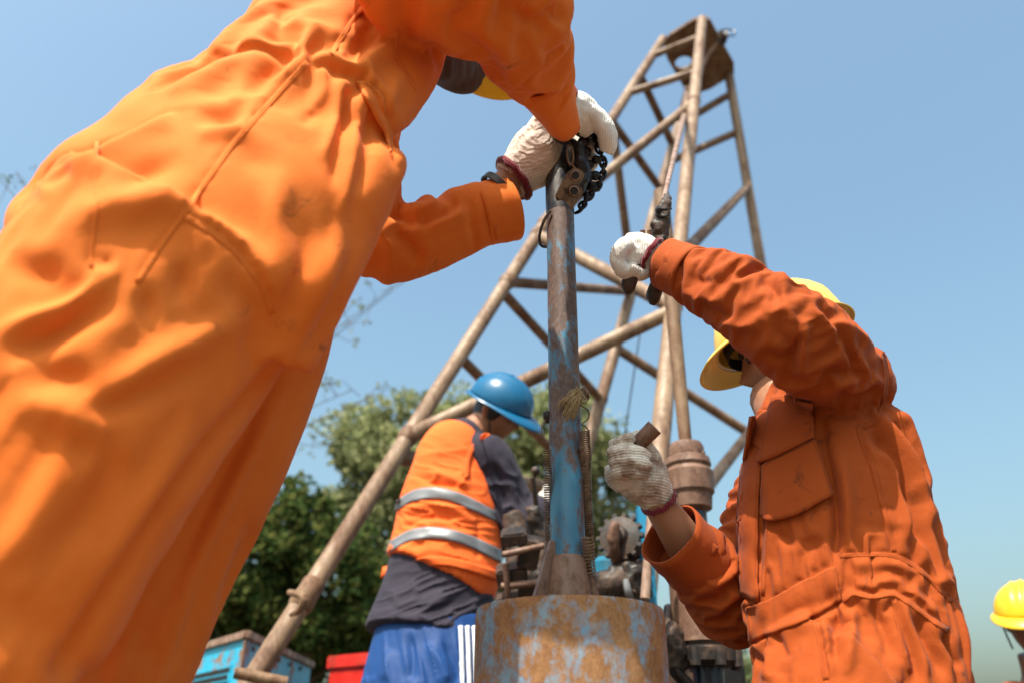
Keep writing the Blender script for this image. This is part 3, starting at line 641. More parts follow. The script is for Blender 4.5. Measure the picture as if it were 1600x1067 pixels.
# winch and pump between pipe and leg
wz = P(900, 900, 2.5)
win = thing('winch_pump', (wz[0], wz[1], 0), 'greasy black winch and blue pump housing behind the drill stem', 'winch')
def blob(rows, name, mat, n=18, amp=.004, vox=.009):
    m = MB(); m.ptube(rows, n, 4); me = remesh(m, vox, 2); c = get_co(me); nn = get_no(me); set_co(me, c + nn * (amp * noise3(c * 40, 3) + amp * noise3(c * 90, 8))[:, None]); return rebuild(me, name, mat, win)
gq = P(972, 842, 2.42); gax = nrm(np.array([-.45, -1, .12])); m = MB(); m.lathe(gq, gax, [(.030, -.05), (.062, -.045), (.062, -.03), (.045, -.02), (.045, .0), (.062, .01), (.062, .028), (.03, .034), (.022, .05), (.012, .052)], 26); m.build('chain_wheel', M_OILY, win, angle=30)
gs = nrm(np.cross(gax, zc)); gu = np.cross(gs, gax)
for k in range(14):
    a = k * 2 * math.pi / 14; d = math.cos(a) * gs + math.sin(a) * gu; m = MB(); m.box(gq + d * .066 + gax * .018, (.008, .007, .010), (d, np.cross(gax, d), gax)); m.build('tooth', M_OILY, win, bevel=.002)
blob([(962, 815, 2.38, 8), (958, 850, 2.36, 10), (965, 880, 2.38, 8)], 'lever', M_RUST)
m = MB(); q = P(962, 885, 2.45); m.lathe(q + [0, .1, -.11], (.15, 0, 1), [(.075, 0), (.088, .01), (.088, .13), (.07, .15), (.045, .16)], 28); m.build('pump_housing', plain('cyan_pump_paint', (.012, .17, .28), .45, 0, .6, 14), win)
blob([(930, 905, 2.38, 12), (955, 912, 2.35, 26), (985, 905, 2.36, 30), (1005, 890, 2.4, 16)], 'elbow_casting', M_OILY, amp=.004)
blob([(990, 880, 2.34, 18), (988, 920, 2.33, 26), (985, 950, 2.34, 22)], 'valve_body', M_OILY, amp=.008)
m = MB(); m.ptube([(978, 905, 2.3, 5), (982, 925, 2.28, 6), (990, 940, 2.3, 3)], 8, 3); m.build('grease_drip', M_SILV, win)
blob([(800, 800, 2.75, 16), (812, 850, 2.7, 22), (818, 905, 2.65, 30), (808, 960, 2.6, 26)], 'brake_casting', M_OILY, amp=.004)
blob([(832, 790, 2.7, 12), (846, 850, 2.68, 18), (842, 920, 2.62, 24), (840, 960, 2.6, 22)], 'clutch_casting', M_OILY, amp=.004)
for (x, y, w, h, r) in ((803, 838, 20, 10, .1), (826, 862, 16, 22, -.2), (800, 895, 24, 12, .15), (832, 925, 22, 16, 0), (806, 950, 30, 20, .1)):
    m = MB(); k = 2.52 / F; m.box(P(x, y, 2.52), (w * k, .05, h * k), (RT + r * UP, FW, UP - r * RT)); m.build('bracket', M_OILY, win, bevel=.006)
for (x0, y0, x1, y1, r) in ((786, 866, 850, 852, 5), (784, 916, 856, 908, 6), (790, 880, 796, 960, 5)):
    m = MB(); m.ptube([(x0, y0, 2.46, r), ((x0 + x1) / 2, (y0 + y1) / 2, 2.45, r), (x1, y1, 2.46, r)], 10, 3); m.build('shaft', M_RUST, win)
m = MB(); m.tube([P(832, 745, 2.7), P(838, 790, 2.7)], .009, 8); m.build('control_stick', M_OILY, win); m = MB(); m.ball(P(837, 735, 2.7), .016); m.build('control_knob', M_OILY, win)
m = MB(); m.tube([P(1018, 790, 2.35), P(1008, 935, 2.2)], [.012, .014], 10); m.build('guide_tube', M_RUST_L, win)
blob([(1000, 800, 2.6, 10), (1008, 830, 2.55, 12), (1000, 860, 2.5, 12)], 'pipe_stub', M_RUST)
blob([(1025, 985, 2.3, 34), (1040, 1010, 2.3, 36), (1045, 1040, 2.3, 34)], 'belt_guard', M_OILY)
m = MB(); m.box(P(1078, 1062, 2.75), (.16, .14, .12)); m.build('engine_block', M_OILY, win, bevel=.02)
for k in range(4):
    m = MB(); m.lathe(P(1040 + k * 24, 1040, 2.58), -FW, [(.02, -.03), (.02, .01), (.012, .014)], 10); m.build('bolt', M_RUST, win)
m = MB(); m.ptube([(1046, 950, 2.4, 9), (1040, 990, 2.3, 10), (1050, 1040, 2.25, 10), (1080, 1075, 2.25, 10)], 12, 4); m.build('hose', M_CHAIN, win)
m = MB(); m.box([wz[0] + .1, wz[1] + .3, .42], (.75, .45, .40)); m.build('skid_base', M_OILY, win, bevel=.02)
# guy wire
gw = tag(MB().tube([P(1003, 500, 6.5), P(958, 800, 5.5)], .006, 6).build('guy_wire', M_CHAIN), 'thin dark cable hanging in front of the sky beside the derrick leg', 'cable')

# ================================================================== DRILL STEM, DRUM
AX = P(886, 800, 1.28)[:2]; BX = np.array([AX[0], AX[1], 0.0])
def zrow(py, off=(0, 0)):
    lo, hi = 0.0, 4.0
    for _ in range(40):
        m_ = (lo + hi) / 2; _, yy, _ = proj(np.array([[AX[0] + off[0], AX[1] + off[1], m_]])); lo, hi = (m_, hi) if yy[0] > py else (lo, m_)
    return lo
ZV = np.array([0, 0, 1.0]); SR = .0272
toC = nrm((CAM - BX) * [1, 1, 0]); RX = nrm(np.cross(ZV, -toC)) * -1; RX = RX if RX[0] > 0 else -RX
DR = .142; zd = zrow(928, toC[:2] * DR)
drum = thing('casing_drum', tuple(BX), 'rust streaked steel casing drum with flaking blue paint under the drill stem', 'drum')
m = MB(); m.lathe(BX, ZV, [(DR - .006, zd - .03), (DR - .006, zd - .003), (DR - .002, zd), (DR - .0005, zd - .004), (DR, zd - .012), (DR + .0005, zd - .3), (DR, .03), (DR, 0)], 96, cap=False); m.build('shell', M_DRUM, drum, angle=60)
m = MB(); m.lathe(BX, ZV, [(DR - .007, zd - .03), (DR - .007, zd - .02)], 64); m.build('lid_plate', M_RUST, drum)
stem = thing('drill_stem', (BX[0], BX[1], zd - .02), 'upright steel drill stem with chipped blue paint and springs at its sides', 'drill stem')
zs = np.linspace(zd - .02, zrow(214), 40); m = MB(); m.lathe(BX, ZV, [(SR * (1 + .012 * math.sin(7 * z) + .004 * RNG.standard_normal()), z) for z in zs] + [(SR * .8, zs[-1] + .004)], 48); m.build('pipe', M_STEM, stem, angle=60)
m = MB(); m.lathe(BX, ZV, [(SR, zrow(336)), (SR * 1.035, zrow(326)), (SR * 1.04, zrow(222)), (SR * .9, zrow(214) + .003)], 48); m.build('tool_joint', rusty('greasy_shaded_blue_black_steel', (.010, .014, .020), (.02, .03, .045), (.03, .02, .016), (.07, .045, .03), .6, 14, .5, .4), stem, angle=50)  # greasy dark steel, its colour also holding the shade under the hands
z0 = zrow(925)
def fin(a, w, h, t, name='gusset'):
    d = math.cos(a) * RX + math.sin(a) * toC; n = np.cross(d, ZV); b = BX + [0, 0, zd - .015]
    m = MB(); m.prism([b + d * SR * .8 - n * t / 2, b + d * (SR + w) - n * t / 2, b + d * (SR + w * .8) + ZV * h * .25 - n * t / 2, b + d * (SR + .006) + ZV * h - n * t / 2, b + d * SR * .8 + ZV * h - n * t / 2], n * t); m.build(name, M_RUST, stem, bevel=.0015)
zh = zrow(853) - zd + .02
fin(2.55, .046, zh, .012); fin(.30, .030, zh * .8, .009); fin(1.05, .026, zh * .6, .008); fin(-.9, .03, zh, .008); fin(4.0, .03, zh, .008)
m = MB(); a = np.linspace(.7, 2.35, 20)
m.loft([np.array([BX + [0, 0, z] + (r + o) * (math.cos(t) * RX + math.sin(t) * toC) for t in a] + [BX + [0, 0, z] + (r + o - .006) * (math.cos(t) * RX + math.sin(t) * toC) for t in a[::-1]]) for z, r, o in ((zd - .012, SR + .022, 0), (zd + zh * .3, SR + .014, 0), (zd + zh * .62, SR + .007, 0), (zd + zh * .68, SR + .003, 0))]); m.build('tapered_collar', M_RUST, stem, angle=30)
def spring(cx, y0, y1, depth, rad, turns, wire, name='spring', loose=0):
    a, b = P(cx[0], y0, depth), P(cx[1], y1, depth); L = b - a; n = int(turns * 14); t = np.linspace(0, 1, n); ph = t * turns * 2 * math.pi
    tz = nrm(L); sx = nrm(np.cross(tz, FW)); sy = np.cross(tz, sx); c = a + L * t[:, None] + rad * (np.cos(ph)[:, None] * sx + np.sin(ph)[:, None] * sy)
    c += (noise3(np.stack([t * 9, t * 0, t * 0], 1), 5) * .0015)[:, None] * RT
    m = MB(); m.tube(c, wire, 6); return m.build(name, M_SPRING, stem)
sl = lambda y: (lambda z: proj(np.array([[AX[0], AX[1], z]]))[2][0])(zrow(y))
spring((856, 857), 702, 862, sl(780), .0055, 42, .0012)
spring((914, 918), 672, 842, sl(760) + .006, .0088, 50, .0014)
spring((919, 922), 838, 906, sl(870) - .02, .0088, 13, .0014)
th = np.linspace(0, 1, 60); m = MB(); m.tube(np.array([P(912 + 9 * math.cos(t * 12) * (1 - .3 * t) + 2 * t, 618 + 56 * t + 4 * math.sin(t * 12), sl(650) + .008 * math.sin(t * 12)) for t in th]), .0011, 6); m.build('loose_coil', M_SPRING, stem)
m = MB(); m.tube([P(858, 692, sl(690) - .005), P(851, 690, sl(690)), P(846, 672, sl(680)), P(852, 656, sl(660)), P(858, 650, sl(655))], .0012, 6, 4); m.build('wire', M_SPRING, stem)
m = MB(); m.ptube([(852, 642, sl(650), 4), (855, 650, sl(650), 7), (858, 660, sl(650), 5)], 10, 3); m.build('side_stud', M_OILY, stem)
m = MB(); m.ptube([(908, 606, sl(615) - .02, 6), (914, 616, sl(615) - .02, 7), (915, 624, sl(615) - .02, 5)], 10, 3); m.build('side_stud', M_RUST, stem)
m = MB(); m.tube([P(860, 330, 1.53), P(850, 345, 1.53), P(843, 368, 1.53), P(845, 383, 1.53), P(853, 386, 1.53), P(862, 382, 1.53)], .0028, 8, 4); m.build('side_hook', M_OILY, stem)
straw = thing('straw_tuft', tuple(P(897, 622, sl(622) - .03)), 'frayed bundle of dry straw tied to the drill stem', 'straw')
for k in range(70):
    a = P(903 + RNG.normal(0, 5), 612 + RNG.normal(0, 5), sl(620) - .032 + RNG.normal(0, .004)); L = RNG.uniform(15, 62); b = P(893 + RNG.normal(-4, 9), 616 + L, sl(640) - .033 + RNG.normal(0, .003)); md = (a + b) / 2 + RT * RNG.normal(-.004, .004) - FW * .006
    m = MB(); m.tube([a, md, b], [.0012, .0011, .0005], 5, 3); m.build('straw', M_STRAW, straw)
for k in range(4):
    m = MB(); th = np.linspace(0, 6.28, 14); cc = P(902 + k * 3, 612 + k * 4, sl(620) - .03); m.tube(np.array([cc + .006 * math.cos(t) * RT + .004 * math.sin(t) * UP + .006 * math.sin(t) * FW for t in th]), .0017, 6); m.build('tie', M_STRAW, straw)

# ================================================================== CHAIN WRENCH round the stem
S1 = 1.60
cw = thing('chain_wrench', tuple(P(905, 290, S1)), 'dark greased chain wrench with two drilled plates wrapped round the stem top', 'wrench')
def plate(px, py, name='side_plate'):
    ax = nrm(.50 * RT + .83 * UP); ay = nrm(np.cross(ax, -FW)); n = nrm(np.cross(ax, ay)); n = n if n @ FW < 0 else -n; sw = S1 - .058; c = P(px, py, sw); k = sw / F
    pl = [c + (a * ax + b * ay) * k for a, b in ((-32, -11), (-34, 0), (-32, 11), (10, 14), (20, 11), (24, 4), (22, -8), (8, -14))]
    m = MB(); m.prism([q + n * .003 for q in pl], -n * .006); o = m.build(name, M_BRASSY, cw, bevel=.001)
    m = MB(); m.lathe(c + ax * 11 * k + n * .004, n, [(6.2 * k, 0), (6.2 * k, .002)], 18); m.build('pin_hole', M_DARK, o)
    m = MB(); m.lathe(c + ax * 11 * k + n * .004, n, [(7.6 * k, 0), (8.2 * k, .0015), (6.4 * k, .003), (6.0 * k, .001)], 18, cap=False); m.build('pin_rim', M_RUST_L, o)
plate(893, 285); plate(891, 309)
def chain_link(c, d, roll, L=.018, w=.010, r=.0032):
    d = nrm(d); s = nrm(np.cross(d, FW + .01)); s2 = np.cross(d, s); s = math.cos(roll) * s + math.sin(roll) * s2
    th = np.linspace(0, 2 * math.pi, 20); m = MB(); m.tube(np.array([c + d * math.cos(t) * L * .62 * (1 if abs(math.cos(t)) < .7 else 1) + s * math.sin(t) * w * .62 for t in th]), r, 6); m.build('chain_link', M_CHAIN, cw)
path = catmull([(884, 212, 1.56), (905, 208, 1.57), (925, 215, 1.59), (938, 238, 1.6), (943, 262, 1.6), (938, 285, 1.59), (925, 302, 1.58), (914, 316, 1.57), (908, 324, 1.56)], 4)
pw = np.array([P(*q) for q in path]); Ls = np.r_[0, np.cumsum(np.linalg.norm(np.diff(pw, axis=0), axis=1))]; nl = int(Ls[-1] / .0135)
for k in range(nl):
    t = (k + .5) / nl * Ls[-1]; c = np.array([np.interp(t, Ls, pw[:, i]) for i in range(3)]); c2 = np.array([np.interp(t + .004, Ls, pw[:, i]) for i in range(3)]); chain_link(c, c2 - c, (k % 2) * 1.5 + .3)
path = catmull([(868, 215, 1.60), (880, 220, 1.565), (893, 222, 1.56), (906, 236, 1.57), (912, 262, 1.575), (922, 290, 1.585), (933, 296, 1.59)], 4)
pw = np.array([P(*q) for q in path]); Ls = np.r_[0, np.cumsum(np.linalg.norm(np.diff(pw, axis=0), axis=1))]; nl = int(Ls[-1] / .0135)
for k in range(nl):
    t = (k + .5) / nl * Ls[-1]; c = np.array([np.interp(t, Ls, pw[:, i]) for i in range(3)]); c2 = np.array([np.interp(t + .004, Ls, pw[:, i]) for i in range(3)]); chain_link(c, c2 - c, (k % 2) * 1.5 + .9)
m = MB(); th = np.linspace(0, 6.28, 26); cc = P(891, 243, S1 - .052); m.tube(np.array([cc + .006 * math.cos(t) * nrm(RT + .2 * UP) + .019 * math.sin(t) * nrm(UP - .1 * RT) for t in th]), .0022, 8); m.build('long_link', M_BRASSY, cw)
m = MB(); m.tube([P(894, 258, S1 - .055), P(900, 266, S1 - .06), P(899, 276, S1 - .06), P(893, 280, S1 - .06)], .002, 8, 4); m.build('shackle', M_BRASSY, cw)
m = MB(); m.tube([P(916, 302, 1.57), P(914, 318, 1.57), P(906, 330, 1.575), P(898, 334, 1.58)], [.0045, .0045, .004, .003], 8, 4); m.build('tail_hook', M_CHAIN, cw)
m = MB(); m.ptube([(902, 222, 1.56, 9), (906, 245, 1.56, 13), (908, 270, 1.56, 14), (906, 292, 1.555, 12), (900, 306, 1.55, 8)], 12, 4); me = remesh(m, .003, 1); c = get_co(me); n_ = get_no(me); set_co(me, c + n_ * (.003 * noise3(c * 120, 4))[:, None]); rebuild(me, 'jaw', M_CHAIN, cw)
for (x, y, r) in ((920, 258, 9), (930, 275, 9), (932, 250, 8), (916, 238, 9), (903, 285, 12), (918, 276, 11), (925, 292, 10), (908, 300, 10), (896, 262, 9), (902, 232, 10), (912, 222, 10)):
    m = MB(); m.ball(P(x, y, S1 - .01), (r * S1 / F, r * S1 / F * .8, r * S1 / F * .9)); m.build('roller', M_CHAIN, cw)

# ================================================================== PEOPLE: shared pieces
def head_parts(c, front, up, k=1.0):
    """head shape (returned as MB to be welded into the body) and its frame; c = head centre"""
    fy = nrm(front); x = nrm(np.cross(fy, up)); z = np.cross(x, fy); ax = np.array([x, fy, z]); c = np.asarray(c, float)
    nu, nv = 44, 30; rings = []
    for p in np.linspace(.06, math.pi - .06, nv):
        row = []
        for a in np.linspace(0, 2 * math.pi, nu, endpoint=False):
            d = np.array([math.cos(a) * math.sin(p), math.sin(a) * math.sin(p), math.cos(p)]); q = d * [.076, .096, .118]
            lo = max(0, -q[2] / .118)
            q[0] *= 1 - .30 * lo ** 1.5; q[1] = q[1] * (1 - .10 * lo) + .012 * lo + (.0 if q[1] > 0 else .035 * lo)
            if q[1] > 0:
                X, Zz = q[0], q[2]; G = lambda x0, z0, sx, sz: math.exp(-((abs(X) - x0) / sx) ** 2 - ((Zz - z0) / sz) ** 2)
                q[1] += .026 * G(0, -.022, .012, .014) + .013 * G(0, 0, .009, .022) + .006 * G(.03, .030, .022, .010) - .010 * G(.032, .010, .016, .012)
                q[1] += .007 * G(0, -.056, .022, .007) + .006 * G(0, -.071, .02, .007) - .004 * G(0, -.0635, .024, .003) + .010 * G(0, -.10, .022, .016) + .006 * G(.045, -.02, .02, .022)
            row.append(c + k * (q @ ax))
        rings.append(np.array(row))
    m = MB(); m.loft(rings)
    for sx in (-1, 1):
        ear = [(sx * .074, -.010, .022), (sx * .086, -.018, .020), (sx * .088, -.020, .0), (sx * .080, -.012, -.024), (sx * .074, -.004, -.030)]
        m.tube([c + k * (np.array(e) @ ax) for e in ear], [.008 * k, .010 * k, .010 * k, .009 * k, .005 * k], 8, 3)
        m.ball(c + k * (np.array([sx * .077, -.012, -.002]) @ ax), np.array([.007, .015, .026]) * k, 10, ax)
    return m, ax, c
def face_bits(root, ax, c, k=1.0):
    for sx in (-1, 1):
        m = MB(); m.ball(c + k * (np.array([sx * .032, .076, .010]) @ ax), np.array([.013, .013, .0085]) * k, 12, ax); m.build('eye', M_EYE, root)
        m = MB(); m.tube([c + k * (np.array([sx * a, b, z]) @ ax) for a, b, z in ((.016, .092, .026), (.032, .090, .032), (.050, .076, .028))], [.003 * k, .004 * k, .002 * k], 6, 3); m.build('eyebrow', M_HAIR, root)
def hair_cap(root, ax, c, k=1.0):
    m = MB(); rings = []
    for p in np.linspace(.05, 2.05, 20):
        row = []
        for a in np.linspace(0, 2 * math.pi, 40, endpoint=False):
            lim = 1.25 if math.sin(a) > .35 else (1.75 if math.sin(a) > -.2 else 2.05); pp = min(p, lim); d = np.array([math.cos(a) * math.sin(pp), math.sin(a) * math.sin(pp), math.cos(pp)])
            row.append(c + k * ((d * [.082, .102, .124] + RNG.normal(0, .0012, 3)) @ ax))
        rings.append(np.array(row))
    m.loft(rings); m.build('hair', M_HAIR, root)
def hard_hat(root, ax, c, mat, k=1.0, lift=.042, peak=.055, tilt=0):
    """hollow shell with ridges and a brim, worn on the head frame ax at c; brim, band and chin strap are its pieces"""
    if tilt:
        R2 = np.array(Matrix.Rotation(tilt, 3, 'X')); ax = R2.T @ ax
    n = 72; rings = []; A = np.linspace(0, 2 * math.pi, n, endpoint=False)
    def pt(a, p):
        q = np.array([math.cos(a) * math.sin(p) * .112, math.sin(a) * math.sin(p) * .134, math.cos(p) ** 1 * .118])
        t = q[0]; rdg = sum(math.exp(-((t - x0) / .007) ** 2) for x0 in (-.034, 0, .034)) * .0055 * min(1, max(0, (q[2] - .03) / .03))
        return q * (1 + rdg / .13) + [0, 0, lift]
    for p in np.linspace(.02, 1.56, 22): rings.append(np.array([c + k * (pt(a, p) @ ax) for a in A]))
    m = MB(); m.loft(rings, cap=False); m.add(rings[0], [tuple(range(n))]); sh = m.build('hard_hat', mat, root, angle=60)
    so_ = sh.modifiers.new('t', 'SOLIDIFY'); so_.thickness = .003 * k; so_.offset = -1
    m = MB(); br = []
    for t in np.linspace(0, 1, 7):
        row = []
        for a in A:
            f_ = max(0, math.sin(a)) ** 2; w = .014 + peak * f_; q = np.array([math.cos(a) * .112, math.sin(a) * .134, 0]); d = nrm(q * [1.2, 1, 0])
            row.append(c + k * ((q + d * w * t + [0, 0, lift - (.010 + .022 * f_) * t * t + .001]) @ ax))
        br.append(np.array(row))
    m.loft(br, cap=False); b = m.build('brim', mat, sh, angle=60); so_ = b.modifiers.new('t', 'SOLIDIFY'); so_.thickness = .003 * k
    m = MB(); m.loft([np.array([c + k * (np.array([math.cos(a) * .094 * e, math.sin(a) * .114 * e, lift + z]) @ ax) for a in A]) for e, z in ((1, -.012), (1.02, -.012), (1.02, .016), (1, .016))], cap=False); m.build('headband', M_STRAP, sh)
    for sx in (-1, 1):
        m = MB(); m.tube([c + k * (np.array(q) @ ax) for q in ((sx * .100, .0, lift), (sx * .088, .018, -.02), (sx * .070, .045, -.085))], .0035 * k, 6, 3); m.build('chin_strap', M_STRAP, sh)
    return sh
def cuff(px, py, s, px2, py2, s2, r1, r2, mat, parent, name='cuff', n=40, wob=.05, seed=0, ratio=1.0):
    """open sleeve end from inside the sleeve (1) to its mouth (2)"""
    a, b = P(px, py, s), P(px2, py2, s2); t = nrm(b - a); v = nrm(a - CAM); side = nrm(np.cross(t, v)); dep = np.cross(side, t); rings = []
    A = np.linspace(0, 2 * math.pi, n, endpoint=False); r = np.random.default_rng(seed); ph = r.uniform(0, 6, 4)
    for i, q in enumerate(np.linspace(0, 1, 9)):
        c = a + (b - a) * q; rr = (r1 * s + (r2 * s2 - r1 * s) * q) / F
        w = 1 + wob * q * (np.sin(2 * A + ph[0]) + .5 * np.sin(5 * A + ph[1])) + .02 * math.sin(q * 14 + ph[2]) * np.sin(3 * A + ph[3])
        rings.append(c + np.outer(np.cos(A) * rr * w, side) + np.outer(np.sin(A) * rr * w * ratio, dep))
    m = MB(); m.loft(rings, cap=False); o = m.build(name, mat, parent, angle=180); so_ = o.modifiers.new('t', 'SOLIDIFY'); so_.thickness = .0035; so_.offset = 0
    return o
def glove(rows_list, mat, parent, trim=None, vox=.0028, name='glove', ribs=0, seed=1):
    m = MB()
    for r in rows_list: m.ptube(r, 14, 4)
    me = remesh(m, vox, 2); c = get_co(me); nn = get_no(me)
    set_co(me, c + nn * (.0012 * noise3(c * 70, seed) + .0005 * noise3(c * 220, seed + 1))[:, None]); o = rebuild(me, name, mat, parent)
    if trim:
        x0, y0, s0, x1, y1, s1, rad, w = trim
        a, b = P(x0, y0, s0), P(x1, y1, s1); t = nrm(b - a); side = nrm(np.cross(t, nrm(a - CAM))); dep = np.cross(side, t); A = np.linspace(0, 2 * math.pi, 30)
        m = MB(); R0 = rad * s0 / F; m.tube(np.array([a + R0 * (math.cos(q) * side + math.sin(q) * dep) + t * .0015 * math.sin(9 * q) for q in A]), w * s0 / F * np.array([1 + .15 * math.sin(13 * q) for q in A]), 8); m.build('glove_hem', M_CUFF, o)
    return o
def body_mesh(root, tubes, headmb, mat, vox=.006):
    m = MB()
    for r in tubes: m.ptube(r, 14, 4)
    if headmb is not None:
        for v in headmb.v: pass
        m.add(np.vstack(headmb.v), headmb.f)
    me = remesh(m, vox, 1); return rebuild(me, 'body', mat, root)
def boot(root, x, y, z, yaw):
    d = np.array([math.cos(yaw), math.sin(yaw), 0]); m = MB(); b = np.array([x, y, z])
    m.tube([b - d * .09 + [0, 0, .05], b + [0, 0, .055], b + d * .12 + [0, 0, .045], b + d * .19 + [0, 0, .035]], [.05, .055, .05, .032], 14, 4); m.tube([b - d * .03 + [0, 0, .05], b - d * .03 + [0, 0, .25]], [.055, .06], 14)
    me = remesh(m, .008, 2); return rebuild(me, 'boot', M_STRAP, root)

# ================================================================== LEFT WORKER (near, leaning to the stem)
FL = .50
lw = thing('person', (*P(150, 1067, .85)[:2], FL), 'worker in bright orange coverall leaning from the left, both gloved hands on the stem top', 'person')
def down(px, py, s, z): q = P(px, py, s); return proj(np.array([[q[0], q[1], z]]))
def leg_rows(rows, z, r):
    x, y, s = [a[0] for a in down(*rows[-1][:3], z)]; return list(rows) + [(x, y, s, r * F / s, 1.0)]
torso = [(0, 430, 500, 590, .98, .5), (12, 375, 538, 512, .99, .58), (22, 335, 568, 450, 1.0, .62), (52, 296, 598, 388, 1.04, .64), (95, 238, 615, 345, 1.06, .65), (160, 190, 628, 300, 1.08, .66), (240, 129, 638, 258, 1.12, .70), (314, 97, 616, 222, 1.16, .85), (362, 54, 646, 188, 1.20, .88), (402, 12, 680, 138, 1.25, .86), (440, -40, 705, 70, 1.31, .8), (480, -110, 740, -30, 1.36, .75), (560, -160, 700, -110, 1.42, .8)]
nleg = [(310, 385, .99, 222, .75), (232, 490, .95, 222, .8), (160, 600, .90, 222, .8), (72, 752, .845, 215, .85), (-22, 925, .79, 205, .9), (-100, 1067, .74, 195, .9)]
fleg = [(380, 400, 1.14, 160, .6), (332, 520, 1.16, 180, .55), (262, 680, 1.14, 192, .6), (180, 850, 1.09, 188, .65), (92, 1067, 1.02, 188, .7)]
rarm = [(560, -20, 1.18, 90, .9), (640, -60, 1.17, 110, .9), (730, -30, 1.19, 112, .85), (790, 10, 1.23, 98, .85), (815, 60, 1.30, 76, .85), (838, 105, 1.38, 58, .9), (858, 145, 1.45, 42, .9), (868, 165, 1.49, 34, .9)]
larm = [(572, 120, 1.55, 58, .9), (560, 230, 1.54, 60, .9), (568, 320, 1.52, 62, .9), (596, 376, 1.51, 60, .9), (650, 372, 1.53, 58, .9), (700, 356, 1.555, 53, .9), (745, 338, 1.575, 50, .9), (765, 330, 1.58, 46, .9)]
cm = MB(); cm.etube(torso, 44, 4); cm.ptube(leg_rows(nleg, FL + .10, .12), 32, 4); cm.ptube(leg_rows(fleg, FL + .10, .12), 32, 4); cm.ptube(rarm, 26, 4); cm.ptube(larm, 26, 4)
cov1 = remesh(cm, .0078, 8, 0)
